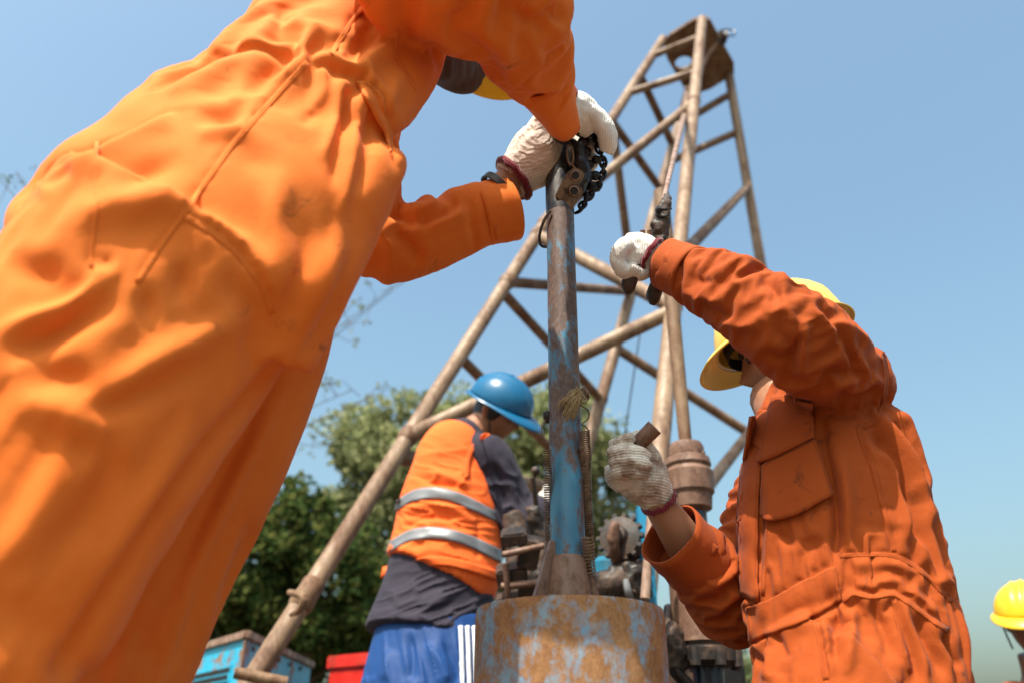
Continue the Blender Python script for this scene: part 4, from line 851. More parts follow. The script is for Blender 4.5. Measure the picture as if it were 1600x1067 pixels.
S_L = [ # waist gathers
 ('v', 10, 6, [(308, 97), (380, 82), (440, 84), (480, 88)], 0, 1.4), ('r', 7, 8, [(312, 88), (400, 74), (470, 78)], 0, 1.4), ('v', 11, 6, [(476, 90), (520, 110), (560, 128), (590, 160), (612, 225)], 0, 1.45), ('r', 8, 7, [(480, 78), (525, 97), (568, 115), (600, 150), (618, 200)], 0, 1.45),
 ('r', 8, 6, [(500, 100), (508, 118), (500, 150), (470, 190)]), ('v', 7, 6, [(512, 112), (500, 150), (470, 200)]), ('r', 8, 7, [(530, 118), (525, 160), (515, 215), (500, 260)]), ('v', 8, 6, [(545, 128), (540, 180), (525, 250), (520, 300)]), ('r', 7, 7, [(560, 140), (556, 200), (545, 280), (530, 350)]), ('v', 6, 7, [(580, 175), (575, 240), (560, 310)]),
 ('v', 5, 6, [(450, 92), (430, 110), (400, 125)]), ('r', 4, 6, [(465, 95), (445, 118), (410, 140)]),
 # side seam with pucker
 ('v', 16, 11, [(450, 540), (405, 608), (330, 695), (253, 793), (170, 920), (100, 1030), (80, 1067)], 0, 1.3), ('q', 2, 3, [(482, 95), (430, 150), (385, 200), (352, 240), (300, 315), (250, 385), (214, 440)]), ('r', 1.5, 12, [(470, 98), (420, 150), (375, 200), (340, 240), (288, 315), (238, 385)]),
 # rear pocket welt
 ('s', 8, 22, [(270, 175), (200, 212), (140, 240), (90, 262), (50, 298)]), ('v', 9, 10, [(60, 296), (90, 275), (112, 262)]),
 ('v', 5, 4, [(152, 225), (150, 262), (150, 330)]), ('v', 3, 4, [(150, 330), (140, 420)]),
 # soft body folds of the hip
 ('v', 13, 16, [(300, 186), (350, 184), (385, 188)]), ('r', 9, 14, [(300, 208), (350, 208), (400, 200)]), ('v', 10, 20, [(170, 290), (230, 268), (300, 240)]), ('r', 10, 26, [(60, 370), (150, 330), (260, 310), (330, 280)]),
 ('v', 12, 22, [(0, 430), (60, 425), (130, 430)]), ('v', 13, 24, [(0, 470), (60, 465), (120, 455), (165, 438)]), ('r', 14, 13, [(-20, 535), (50, 500), (120, 462), (185, 430)]), ('v', 16, 22, [(-10, 560), (60, 530), (130, 495), (210, 470)]),
 ('v', 8, 8, [(136, 405), (160, 412), (180, 418)]), ('r', 5, 7, [(140, 418), (165, 424), (190, 426)]), ('v', 8, 15, [(270, 410), (285, 440), (275, 480)]), ('v', 7, 14, [(210, 455), (230, 480), (220, 510)]),
 ('r', 11, 24, [(420, 480), (340, 515), (240, 570), (150, 640), (60, 700)]), ('v', 9, 22, [(340, 560), (240, 600), (150, 640), (90, 660)]), ('v', 10, 26, [(20, 570), (90, 590), (160, 590)]), ('r', 8, 30, [(0, 620), (100, 640), (180, 690)]),
 ('v', 6, 5, [(290, 340), (330, 362), (370, 395), (405, 440), (425, 490)]), ('r', 4, 5, [(298, 330), (340, 352), (382, 388), (415, 432), (434, 485)]),
 ('r', 7, 20, [(450, 260), (430, 330), (440, 420)]), ('v', 7, 18, [(480, 340), (470, 430), (430, 500)]), ('v', 6, 24, [(360, 240), (400, 250), (440, 280)]),
 ('r', 7, 18, [(540, 330), (510, 440), (460, 540)]), ('v', 8, 14, [(560, 380), (520, 480), (465, 580)]), ('f', 8, 12, [(470, 560), (400, 690), (330, 830), (270, 960)], .98, 2), ('v', 5, 16, [(420, 740), (370, 880), (320, 1000)], .9, 2),
 ('r', 8, 22, [(330, 600), (270, 720), (190, 850), (110, 960)], 0, 1.0), ('v', 7, 26, [(200, 690), (140, 800), (60, 900)], 0, 1.0), ('r', 6, 30, [(120, 680), (60, 800), (0, 900)], 0, 1.0),
 # chest: folds, seam, patch edge
 ('v', 6, 10, [(420, 40), (450, 55), (470, 72)]), ('r', 6, 9, [(440, 20), (470, 40), (500, 66)]), ('v', 7, 8, [(430, 18), (445, 28), (470, 30)]), ('q', 3, 3.5, [(575, 0), (545, 40), (518, 82)]), ('v', 5, 8, [(410, 68), (440, 60), (470, 64)]),
 ('r', 9, 14, [(640, 45), (600, 80), (565, 105)]), ('v', 10, 16, [(590, 25), (570, 60), (540, 88)]), ('v', 5, 4, [(628, 45), (622, 80), (635, 110), (655, 140)]), ('s', 5, 12, [(560, 130), (585, 180), (605, 220), (612, 262)]), ('v', 5, 5, [(672, 60), (685, 100), (680, 130), (665, 145)]),
 ('v', 6, 8, [(655, 160), (650, 200), (632, 260)], 0, 1.5), ('r', 5, 8, [(640, 180), (630, 240), (612, 300)], 0, 1.5),
 # near sleeve
 ('v', 15.3, 12, [(690, 40), (740, 80), (790, 125)]), ('r', 13.6, 16, [(720, 20), (780, 70), (815, 110)]), ('s', 13.6, 26, [(800, 128), (822, 110), (850, 85)]), ('v', 11.9, 12, [(760, -10), (830, 30), (875, 60)]), ('r', 8.5, 12, [(840, 20), (868, 50), (880, 90)]), ('v', 10.2, 8, [(850, 10), (862, 22), (870, 36)]), ('v', 8.5, 9, [(820, 150), (850, 160), (880, 168)]), ('r', 8.5, 10, [(790, 110), (840, 130), (886, 135)]),
 # far sleeve
 ('v', 15.3, 8, [(612, 318), (630, 335), (655, 350)], 1.3, 2), ('r', 13.6, 8, [(640, 330), (665, 328), (690, 318)], 1.3, 2), ('v', 13.6, 7, [(648, 345), (672, 342), (700, 330)], 1.3, 2), ('r', 10.2, 7, [(665, 356), (700, 345), (730, 330)], 1.3, 2), ('v', 10.2, 6, [(690, 340), (705, 325), (712, 312)], 1.3, 2), ('q', 2.5, 3, [(655, 376), (700, 368), (745, 352), (790, 338)], 1.3, 2), ('r', 8.5, 8, [(590, 345), (600, 370), (620, 395)], 1.3, 2), ('v', 10.2, 10, [(610, 350), (640, 380), (660, 410)], 1.3, 2), ('v', 6.8, 3, [(722, 305), (735, 340), (742, 395)], 1.3, 2), ('v', 5.1, 3, [(728, 303), (741, 338), (748, 392)], 1.3, 2),
]
C_L = [] if True else [(3.5, 16, 60, 8, 450, 80, 60, 40, 1), (7, 10, 60, 70, 545, 125, 55, 30, 2), (6, 9, 50, 60, 440, 86, 60, 16, 14), (6, 11, 70, 62, 590, 190, 30, 45, 15), (3.5, 48, 260, -28, 250, 380, 220, 160, 3), (4.5, 60, 320, -35, 200, 600, 260, 160, 4), (3.5, 46, 300, -58, 420, 640, 140, 200, 5), (8, 26, 130, 38, 790, 80, 110, 70, 6), (8, 20, 110, -20, 680, 350, 90, 50, 7), (5, 80, 420, -58, 150, 880, 250, 200, 9), (6, 18, 120, -66, 540, 300, 60, 120, 12)]
sculpt(cov1, S_L, C_L, [(2.0, 6, 21)], 1.0)
cloth_relax(cov1, [(torso, [.04, .04, .04, .04, .04, .08], [.06, .06, .08, .10, .06]), (nleg, [.03, .035, .04], [.08, .07]), (fleg, [.03, .04], [.09, .08]), (rarm, [.08, .18, .26, .16], [.05, .05]), (larm, [.08, .2, .28, .18, .06], [.04, .04])], [([(308, 97), (400, 80), (480, 88), (540, 115), (590, 160), (616, 226)], 60, .30)], 170, .40, .0016, 3, .003)
bv1 = bvh_of(cov1)
co1 = subdiv(rebuild(cov1, 'coverall', M_OR1, lw))
cuff(745, 338, 1.575, 797, 326, 1.60, 47, 50, M_OR1, co1, wob=.03, seed=3)
cuff(842, 112, 1.40, 882, 198, 1.54, 49, 25, M_OR1, co1, wob=.08, seed=5)
patch('cuff_tab', bv1, [(771, 352), (798, 345)], [(775, 374), (800, 368)], M_OR1, co1, .006, .003, 8, 6)
patch('side_pocket', bv1, [(556, 128), (575, 130), (600, 152)], [(588, 190), (602, 215), (612, 250)], M_OR1, co1, .004, .004, 14, 14)
for pts, w in (([(480, 98), (430, 152), (385, 202), (352, 242), (300, 317), (250, 387), (214, 442)], 9), ([(290, 340), (330, 362), (370, 395), (405, 440), (425, 490)], 10), ([(575, 2), (545, 42), (518, 84)], 8), ([(152, 222), (150, 262), (150, 330), (142, 420)], 7), ([(622, 45), (618, 80), (632, 112), (652, 140)], 6)):
    seam(bv1, pts, w, M_OR1, co1)
hm, hax, hc1 = head_parts(P(728, 56, 1.82), .76 * RT - .40 * UP + .45 * FW, .55 * UP + .60 * FW + .1 * RT, .98)
body_mesh(lw, [[(470, 155, 1.18, 80, .6), (560, 40, 1.30, 80, .5), (620, -40, 1.40, 80, .6), (665, 30, 1.58, 52, .9), (705, 62, 1.75, 48, .9)],
    [(335, 340, 1.06, 110, .5), (470, 155, 1.18, 80, .6)], [(300, 400, 1.0, 110, .6), (160, 610, .9, 100, .7), (-100, 1067, .74, 90, .8)], [(330, 430, 1.12, 80, .4), (250, 680, 1.15, 70, .4), (92, 1067, 1.03, 60, .5)],
    [(600, -40, 1.3, 70), (740, -30, 1.19, 52), (800, 20, 1.24, 46), (845, 120, 1.42, 32), (876, 182, 1.54, 24), (905, 176, 1.59, 20)],
    [(600, 0, 1.45, 40), (562, 230, 1.55, 30), (592, 364, 1.53, 26), (700, 352, 1.57, 24), (762, 318, 1.59, 26), (800, 282, 1.6, 27), (835, 252, 1.61, 26)]], hm, M_SKIN, .006)
hair_cap(lw, hax, hc1, .98); face_bits(lw, hax, hc1, .98)
hard_hat(lw, hax, hc1, M_HAT_Y, 1.06)
m = MB(); m.ptube([(668, 40, 1.56, 62, .9), (690, 66, 1.64, 58, .9), (708, 84, 1.72, 54, .9), (724, 98, 1.76, 50, .95), (744, 104, 1.78, 42, 1.0)], 24, 4); me = remesh(m, .006, 3); sculpt(me, (), [(5, 7, 60, 90, 705, 95, 40, 60, 3)], [(2, 25, 3)]); rebuild(me, 'neck_scarf', M_SCARF, lw)
# gloves
glove([[(796, 284, 1.60, 33, .8), (815, 268, 1.605, 38, .8), (835, 250, 1.61, 48, .7), (852, 240, 1.615, 52, .6), (872, 238, 1.64, 44, .4)],
       [(836, 226, 1.60, 20), (842, 200, 1.60, 19), (858, 186, 1.60, 17), (884, 182, 1.60, 15), (902, 190, 1.60, 12)],
       [(862, 212, 1.65, 14), (886, 214, 1.69, 14), (912, 222, 1.66, 13), (920, 232, 1.62, 12), (914, 236, 1.60, 10)],
       [(862, 236, 1.66, 14), (890, 238, 1.70, 14), (916, 246, 1.665, 13), (925, 254, 1.62, 12), (918, 257, 1.60, 10)],
       [(862, 258, 1.66, 14), (890, 260, 1.69, 13), (912, 268, 1.655, 13), (918, 274, 1.62, 12), (910, 277, 1.60, 11)],
       [(860, 284, 1.65, 12), (880, 286, 1.68, 12), (898, 290, 1.65, 11), (902, 294, 1.625, 10)]], M_GLOVE_P, lw, (803, 279, 1.60, 822, 264, 1.606, 35, 6), seed=4)
glove([[(862, 168, 1.50, 28, .8), (880, 172, 1.53, 31, .8), (902, 178, 1.56, 33, .8), (922, 192, 1.585, 27, 1.0)],
       [(908, 170, 1.55, 16), (932, 186, 1.555, 15), (946, 208, 1.56, 14), (948, 228, 1.57, 12), (944, 238, 1.575, 9)],
       [(908, 168, 1.575, 16), (934, 184, 1.58, 15), (950, 208, 1.585, 14), (952, 230, 1.595, 12), (948, 238, 1.60, 9)],
       [(908, 172, 1.60, 16), (932, 188, 1.605, 15), (946, 212, 1.61, 13), (948, 230, 1.62, 11)],
       [(905, 178, 1.62, 14), (926, 194, 1.63, 13), (938, 212, 1.635, 12), (940, 224, 1.64, 10)],
       [(880, 185, 1.57, 15), (905, 198, 1.60, 13), (925, 206, 1.61, 11)]], M_GLOVE, lw, (874, 160, 1.525, 890, 176, 1.545, 30, 5), seed=6)
# wrist watch
wt = None
a, b = P(779, 300, 1.59), P(800, 282, 1.6); t = nrm(b - a); side = nrm(np.cross(t, nrm(a - CAM))); dep = np.cross(side, t); m = MB(); A = np.linspace(0, 2 * math.pi, 40, endpoint=False); Rw = 31 * 1.59 / F
m.loft([a + t * z + np.outer(np.cos(A) * (Rw + o), side) + np.outer(np.sin(A) * (Rw + o), dep) for z, o in ((-.007, 0), (-.007, .004), (.007, .004), (.007, 0))], cap=False); wt = m.build('wrist_watch', M_WATCH, lw, angle=30)
m = MB(); m.box(a - dep * 0 + nrm(-dep * .3 - side * .95) * (Rw + .006), (.014, .014, .004), (t, np.cross(t, nrm(-dep * .3 - side * .95)), nrm(-dep * .3 - side * .95))); m.build('watch_case', M_WATCH, wt, bevel=.002)
m = MB(); m.tube([P(797, 313, 1.575), P(803, 321, 1.565)], .004, 6); m.build('strap_end', M_WATCH, wt)
for rows in (nleg, fleg):
    q = P(*rows[-1][:3]); boot(lw, q[0], q[1], FL, .3)
# timber stage under his feet
plat = thing('timber_stage', (*P(0, 1067, .82)[:2], 0), 'low timber stage the left worker stands on', 'platform')
bx, by = P(0, 1067, .82)[:2]
for k in range(6):
    m = MB(); m.box([bx + .05, by - .40 + k * .165, FL - .02], (.62, .078, .02)); m.build('plank', M_WOOD, plat, bevel=.004)
for sx in (-.5, .6):
    for sy in (-.36, .40):
        m = MB(); m.box([bx + sx, by + sy, (FL - .04) / 2], (.05, .05, (FL - .04) / 2)); m.build('post', M_WOOD, plat, bevel=.004)

# ================================================================== RIGHT WORKER
rw = thing('person', (*P(1345, 1067, 1.2)[:2], 0), 'worker in faded dark orange coverall on the right with one arm raised to the hook', 'person')
torso = [(1343, 1110, 1.19, 166, .72), (1341, 1067, 1.21, 158, .70), (1335, 1000, 1.25, 155, .70), (1323, 945, 1.285, 153, .72), (1318, 895, 1.31, 150, .72), (1308, 820, 1.345, 144, .72), (1301, 750, 1.38, 134, .72), (1295, 690, 1.42, 119, .75), (1295, 640, 1.455, 97, .8), (1302, 600, 1.48, 72, .85)]
upper = [(1312, 606, 1.43, 70, .9), (1334, 600, 1.40, 60, .9), (1312, 585, 1.37, 66, .9), (1268, 550, 1.315, 72, .85), (1228, 514, 1.29, 70, .85), (1190, 490, 1.31, 66, .85), (1140, 458, 1.36, 57, .9), (1095, 436, 1.41, 48, .9), (1058, 420, 1.45, 40, .9), (1046, 415, 1.46, 36, .9)]
farm = [(1250, 690, 1.56, 60, .9), (1200, 800, 1.52, 62, .9), (1165, 910, 1.46, 62, .9), (1148, 950, 1.43, 58, .9), (1120, 915, 1.41, 58, .9), (1092, 880, 1.40, 56, .9), (1072, 858, 1.395, 50, .9)]
lleg = [(1320, 1080, 1.17, 110, .9), (1318, 1200, 1.12, 130, .9)]; rleg = [(1380, 1080, 1.23, 120, .9), (1390, 1200, 1.18, 130, .9)]
cm = MB(); cm.ptube(torso, 44, 4); cm.ptube(upper, 30, 4); cm.ptube(farm, 26, 4); cm.ptube(leg_rows(lleg, .10, .11), 24, 4); cm.ptube(leg_rows(rleg, .10, .11), 24, 4)
cm.ptube([(1222, 672, 1.52, 42, .9), (1248, 655, 1.5, 54, .9), (1290, 630, 1.48, 70, .9)], 20, 4)
cov2 = remesh(cm, .0056, 6, 0)
S_R = [ # arm folds
 ('s', 9, 16, [(1152, 432), (1170, 420), (1188, 416), (1200, 424)]), ('v', 7, 6, [(1135, 428), (1160, 418), (1185, 415), (1198, 420)]), ('r', 9, 16, [(1200, 448), (1222, 438), (1245, 452)]), ('v', 8, 8, [(1188, 430), (1206, 445), (1220, 470)]),
 ('r', 6, 9, [(1100, 390), (1140, 402), (1175, 425)]), ('v', 5, 9, [(1070, 430), (1110, 440), (1150, 435)]), ('r', 5, 9, [(1060, 450), (1100, 468), (1140, 470)]), ('v', 6, 8, [(1090, 470), (1120, 490), (1150, 495)]), ('r', 5, 9, [(1120, 500), (1160, 510), (1190, 505)]),
 ('r', 8, 7, [(1262, 475), (1290, 510), (1315, 550), (1330, 585)]), ('v', 8, 6, [(1272, 470), (1302, 508), (1326, 548), (1338, 572)]), ('r', 8, 7, [(1250, 490), (1256, 530), (1255, 565), (1262, 590)]), ('v', 8, 6, [(1244, 495), (1246, 530), (1240, 560)]), ('f', 8, 7, [(1300, 498), (1325, 540), (1345, 575), (1352, 592)]), ('r', 7, 8, [(1290, 500), (1330, 520), (1365, 545)]),
 ('r', 8, 9, [(1290, 600), (1310, 595), (1330, 590), (1352, 580)]), ('v', 8, 7, [(1280, 585), (1300, 580), (1325, 582)]), ('v', 6, 10, [(1200, 500), (1225, 530), (1235, 560), (1225, 590)]), ('r', 6, 10, [(1215, 470), (1238, 500), (1245, 540)]), ('v', 6, 8, [(1185, 545), (1220, 560), (1250, 555)]), ('r', 5, 8, [(1200, 590), (1240, 600), (1280, 590)]), ('v', 7, 9, [(1300, 625), (1340, 620), (1375, 600)]), ('r', 6, 9, [(1310, 605), (1345, 602), (1378, 585)]),
 ('r', 4, 6, [(1040, 395), (1050, 415), (1048, 440)]), ('v', 4, 5, [(1055, 392), (1062, 415), (1060, 445)]),
 # armhole and side seams
 ('q', 3.5, 3, [(1378, 550), (1384, 580), (1382, 620), (1370, 655), (1350, 668), (1335, 660)]), ('q', 3, 3, [(1341, 664), (1352, 700), (1364, 731), (1376, 775), (1386, 815), (1398, 866)]), ('s', 4, 14, [(1350, 690), (1362, 740), (1374, 790), (1384, 830)]),
 # back and flank folds
 ('r', 15.3, 10, [(1362, 640), (1400, 690), (1430, 740), (1445, 790)]), ('v', 13.6, 9, [(1350, 655), (1390, 710), (1415, 760), (1425, 800)]), ('f', 11.9, 9, [(1385, 640), (1420, 670), (1450, 720), (1462, 770)]), ('r', 11.9, 9, [(1370, 690), (1395, 740), (1412, 800), (1418, 850)]), ('v', 10.2, 8, [(1400, 740), (1425, 800), (1440, 860)]), ('r', 10.2, 8, [(1400, 620), (1425, 650), (1445, 690)]),
 ('f', 10.2, 9, [(1440, 760), (1452, 810), (1468, 880), (1480, 930)]), ('v', 11.9, 9, [(1455, 800), (1470, 860), (1478, 910)]), ('r', 11.9, 7, [(1430, 830), (1450, 880), (1470, 930)]),
 # front panel: placket gap, pocket shadow fold
 ('v', 12, 8, [(1283, 640), (1290, 700), (1302, 760), (1308, 820), (1306, 880)]), ('r', 8, 12, [(1305, 680), (1318, 740), (1325, 800), (1326, 860)]), ('v', 6, 7, [(1190, 760), (1188, 830), (1185, 900)]), ('r', 4, 8, [(1175, 690), (1165, 780), (1160, 860)]), ('v', 4, 10, [(1215, 830), (1240, 850), (1280, 840)]), ('r', 4, 12, [(1210, 860), (1250, 850), (1290, 820)]),
 ('q', 2.5, 3, [(1200, 942), (1240, 915), (1270, 897), (1300, 882)]), ('s', 5, 16, [(1318, 940), (1290, 962), (1240, 978), (1205, 992), (1172, 1010)]), ('v', 5, 4, [(1205, 975), (1250, 950), (1290, 940), (1318, 918)]),
 # gathered waist
 ('v', 2.5, 3.5, [(1312, 868), (1345, 866), (1398, 868), (1440, 890), (1492, 945)]), ('v', 2.5, 3.5, [(1318, 896), (1350, 898), (1380, 896), (1405, 902), (1450, 930), (1488, 965)]), ('s', 8, 16, [(1482, 985), (1450, 965), (1410, 935), (1390, 928), (1360, 932), (1330, 925), (1316, 940)]), ('r', 3, 8, [(1314, 882), (1350, 882), (1400, 885), (1450, 910), (1490, 955)]), ('r', 4, 8, [(1322, 912), (1355, 916), (1395, 914), (1445, 945), (1480, 972)]),
 # trouser pleats
 ('q', 4, 3.5, [(1274, 968), (1284, 1010), (1292, 1067)]), ('r', 5, 5, [(1284, 968), (1294, 1010), (1302, 1067)]), ('v', 8, 6, [(1312, 945), (1304, 990), (1302, 1040)]), ('r', 7, 10, [(1335, 945), (1330, 990), (1325, 1060)]), ('v', 6, 5, [(1362, 940), (1378, 985), (1390, 1030)]), ('r', 6, 7, [(1392, 940), (1402, 990), (1418, 1050)]), ('f', 8, 7, [(1402, 935), (1420, 985), (1438, 1030), (1448, 1070)]), ('v', 8, 6, [(1430, 960), (1450, 1010), (1475, 1060)]), ('r', 7, 7, [(1445, 965), (1465, 1010), (1490, 1055)]), ('v', 8, 6, [(1465, 980), (1485, 1020), (1500, 1045)]), ('v', 5, 5, [(1215, 992), (1222, 1010), (1228, 1030)]), ('r', 5, 8, [(1200, 1010), (1205, 1040), (1195, 1067)]),
 # lower forearm
 ('v', 4, 3, [(1090, 835), (1078, 865), (1068, 895)], 1.2, 2), ('v', 4, 3, [(1118, 862), (1098, 895), (1082, 920)], 1.2, 2), ('v', 7, 6, [(1100, 900), (1125, 888), (1140, 870)], 1.2, 2), ('r', 6, 8, [(1105, 920), (1130, 905), (1150, 885)], 1.2, 2), ('v', 6, 7, [(1120, 930), (1140, 915), (1158, 900)], 1.2, 2), ('r', 5, 8, [(1110, 960), (1135, 940), (1150, 920)], 1.2, 2), ('v', 5, 8, [(1130, 965), (1148, 950), (1160, 940)], 1.2, 2),
]
C_R = [] if True else [(4.5, 16, 90, 32, 1160, 470, 90, 60, 31), (5, 17, 90, 58, 1290, 550, 80, 60, 32), (5.5, 19, 140, 62, 1420, 740, 70, 120, 33), (3, 18, 80, -24, 1240, 820, 60, 80, 34), (6, 8, 40, 82, 1360, 882, 55, 13, 35), (6.5, 8.5, 40, 78, 1362, 912, 55, 14, 36), (6, 8.5, 40, 62, 1445, 935, 40, 30, 37), (6.5, 15, 120, 74, 1400, 1010, 90, 60, 38), (4, 14, 80, 82, 1240, 1010, 50, 50, 39), (4, 14, 70, -35, 1120, 910, 50, 50, 40), (1.2, 12, 40, 15, 1330, 760, 160, 200, 41), (2.5, 8, 36, 70, 1350, 945, 60, 20, 42)]
sculpt(cov2, S_R, C_R, [(2.4, 9, 51)], 1.25)
cloth_relax(cov2, [(torso, [.08, .08, .08, .09, .08], [.09, .09, .08, .08]), (upper, [.06, .12, .18, .13, .07], [.09, .08]), (farm, [.10, .22, .20, .12], [.05, .05]), (lleg, [.08, .08], [.09, .08]), (rleg, [.08, .08], [.09, .08])], [([(1312, 868), (1345, 866), (1398, 868), (1440, 892), (1492, 945)], 34, .36), ([(1316, 940), (1332, 926), (1360, 931), (1392, 927), (1412, 935), (1450, 963), (1482, 984)], 50, .36), ([(1316, 900), (1350, 900), (1400, 900), (1450, 930), (1486, 962)], 20, .34)], 170, .24, .0018, 5, .0025, [(1235, 740, 55, 90)])
bv2 = bvh_of(cov2)
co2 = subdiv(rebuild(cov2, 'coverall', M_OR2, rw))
pk = patch('pocket', bv2, [(1192, 728), (1230, 708), (1273, 688)], [(1190, 806), (1206, 814), (1250, 802), (1299, 774)], M_OR2, co2, .008, .005, 26, 22)
patch('pocket_flap', bv2, [(1210, 622), (1240, 622), (1270, 628)], [(1187, 724), (1200, 721), (1236, 704), (1272, 685)], M_OR2, co2, .015, .006, 26, 24)
patch('placket', bv2, [(1172, 650), (1158, 745), (1152, 835), (1156, 930)], [(1194, 652), (1188, 750), (1184, 840), (1186, 940)], M_OR2, co2, .005, .004, 30, 8)
patch('collar', bv2, [(1176, 690), (1180, 665), (1190, 640)], [(1204, 712), (1210, 685), (1222, 648)], M_OR2, co2, .012, .005, 14, 12)
patch('front_waistband', bv2, [(1166, 948), (1205, 935), (1255, 908), (1305, 884)], [(1172, 1004), (1206, 988), (1260, 968), (1314, 938)], M_OR2, co2, .003, .004, 36, 12)
cuff(1100, 888, 1.405, 1046, 834, 1.372, 53, 51, M_OR2, co2, wob=.05, seed=8)
cuff(1085, 431, 1.42, 1042, 414, 1.475, 44, 37, M_OR2, co2, wob=.06, seed=11)
patch('cuff_tab', bv2, [(1100, 838), (1122, 856)], [(1092, 850), (1112, 870)], M_OR2, co2, .005, .003, 8, 6)
for pts, w in (([(1378, 550), (1384, 580), (1382, 620), (1370, 655), (1348, 668)], 8), ([(1341, 664), (1352, 700), (1364, 731), (1376, 775), (1386, 815), (1397, 862)], 9), ([(1274, 972), (1283, 1010), (1291, 1062)], 9), ([(1396, 935), (1408, 985), (1422, 1050)], 8), ([(1312, 868), (1345, 866), (1398, 868), (1440, 892), (1488, 940)], 7), ([(1316, 940), (1332, 926), (1360, 931), (1392, 927), (1412, 935), (1450, 963), (1482, 984)], 8), ([(1206, 650), (1200, 730), (1196, 830), (1192, 930)], 6)):
    seam(bv2, pts, w, M_OR2, co2)
hm, hax, hc2 = head_parts(P(1233, 556, 1.68), -.86 * RT - .36 * UP + .22 * FW, .82 * UP + .52 * FW - .22 * RT, .96)
body_mesh(rw, [[(1330, 1000, 1.25, 110, .6), (1312, 750, 1.38, 105, .6), (1285, 640, 1.47, 70, .7), (1236, 650, 1.56, 48, .9), (1218, 615, 1.64, 48, .9)], [(1300, 610, 1.45, 60), (1228, 512, 1.29, 48), (1140, 458, 1.36, 36), (1046, 414, 1.465, 26, .85), (1018, 404, 1.49, 25, .8), (1002, 400, 1.5, 22)],
    [(1290, 640, 1.5, 60), (1200, 800, 1.52, 44), (1150, 945, 1.43, 42), (1092, 880, 1.40, 36), (1052, 820, 1.375, 29), (1030, 788, 1.365, 25), (1015, 755, 1.36, 24)], [(1330, 1000, 1.25, 110, .6), (1318, 1200, 1.12, 70), (1310, 1700, .95, 60)], [(1350, 1000, 1.25, 100, .6), (1390, 1200, 1.18, 70), (1400, 1700, 1.0, 60)]], hm, M_SKIN, .0055)
hair_cap(rw, hax, hc2, .98); face_bits(rw, hax, hc2, .98)
hard_hat(rw, hax, hc2, M_HAT_Y2, 1.05, peak=.035)
glove([[(1030, 408, 1.48, 24, .8), (1012, 400, 1.49, 29, .9), (995, 392, 1.5, 30, 1.0), (980, 392, 1.5, 26, 1.2)],
       [(985, 382, 1.47, 13), (970, 390, 1.46, 13), (965, 408, 1.458, 12), (974, 424, 1.46, 12), (990, 428, 1.47, 10)],
       [(988, 380, 1.495, 13), (971, 388, 1.488, 13), (965, 406, 1.486, 12), (972, 422, 1.49, 12), (988, 424, 1.495, 10)],
       [(990, 381, 1.52, 13), (974, 388, 1.515, 13), (967, 406, 1.514, 12), (974, 420, 1.515, 12)],
       [(992, 384, 1.545, 12), (978, 392, 1.54, 12), (972, 406, 1.54, 11), (978, 418, 1.54, 10)],
       [(1012, 420, 1.49, 12), (1002, 428, 1.475, 12), (990, 424, 1.462, 11), (982, 416, 1.455, 9)], [(1012, 402, 1.49, 27, .8), (990, 402, 1.485, 25, .9), (974, 402, 1.485, 16, 1.2)]], M_GLOVE, rw, (1018, 403, 1.487, 1008, 398, 1.492, 30, 4.5), seed=14)
glove([[(1032, 785, 1.366, 26, .8), (1022, 770, 1.36, 32, .8), (1008, 752, 1.355, 41, .75), (996, 738, 1.355, 42, .7), (985, 722, 1.36, 36, .7)],
       [(975, 752, 1.345, 22), (962, 742, 1.34, 18), (958, 728, 1.335, 14)],
       [(1000, 690, 1.375, 9), (972, 692, 1.345, 10), (958, 694, 1.33, 9), (968, 690, 1.315, 9), (990, 681, 1.308, 8.5)],
       [(1000, 708, 1.37, 11), (972, 708, 1.335, 12), (957, 708, 1.315, 11), (972, 705, 1.30, 11), (998, 706, 1.30, 10), (1012, 712, 1.31, 8)],
       [(1000, 722, 1.365, 11), (972, 722, 1.33, 12), (960, 722, 1.31, 11), (976, 718, 1.295, 11), (1000, 722, 1.295, 11), (1016, 730, 1.305, 8.5)],
       [(996, 740, 1.36, 11), (972, 736, 1.325, 13), (964, 736, 1.31, 12), (980, 734, 1.295, 11), (1000, 740, 1.298, 10), (1010, 744, 1.305, 8)],
       [(1020, 745, 1.35, 16), (1020, 720, 1.345, 15), (1012, 700, 1.34, 12), (1002, 686, 1.335, 10), (992, 676, 1.33, 9)]], M_GLOVE_D, rw, (1030, 783, 1.365, 1020, 767, 1.36, 27, 4.5), seed=18)
x0, y0, s0_ = [a[0] for a in down(1318, 1200, 1.12, 0)]; q = P(1318, 1200, 1.12); boot(rw, q[0], q[1], 0, 2.8); q = P(1390, 1200, 1.18); boot(rw, q[0], q[1], 0, 2.8)
bar = tag(MB().ptube([(970, 722, 1.325, 11.5), (985, 704, 1.322, 12), (1008, 682, 1.32, 13), (1023, 667, 1.318, 13.5)], 20, 3).build('steel_bar', M_RUST, angle=60), 'short dark steel bar held upright in the stained glove', 'bar')

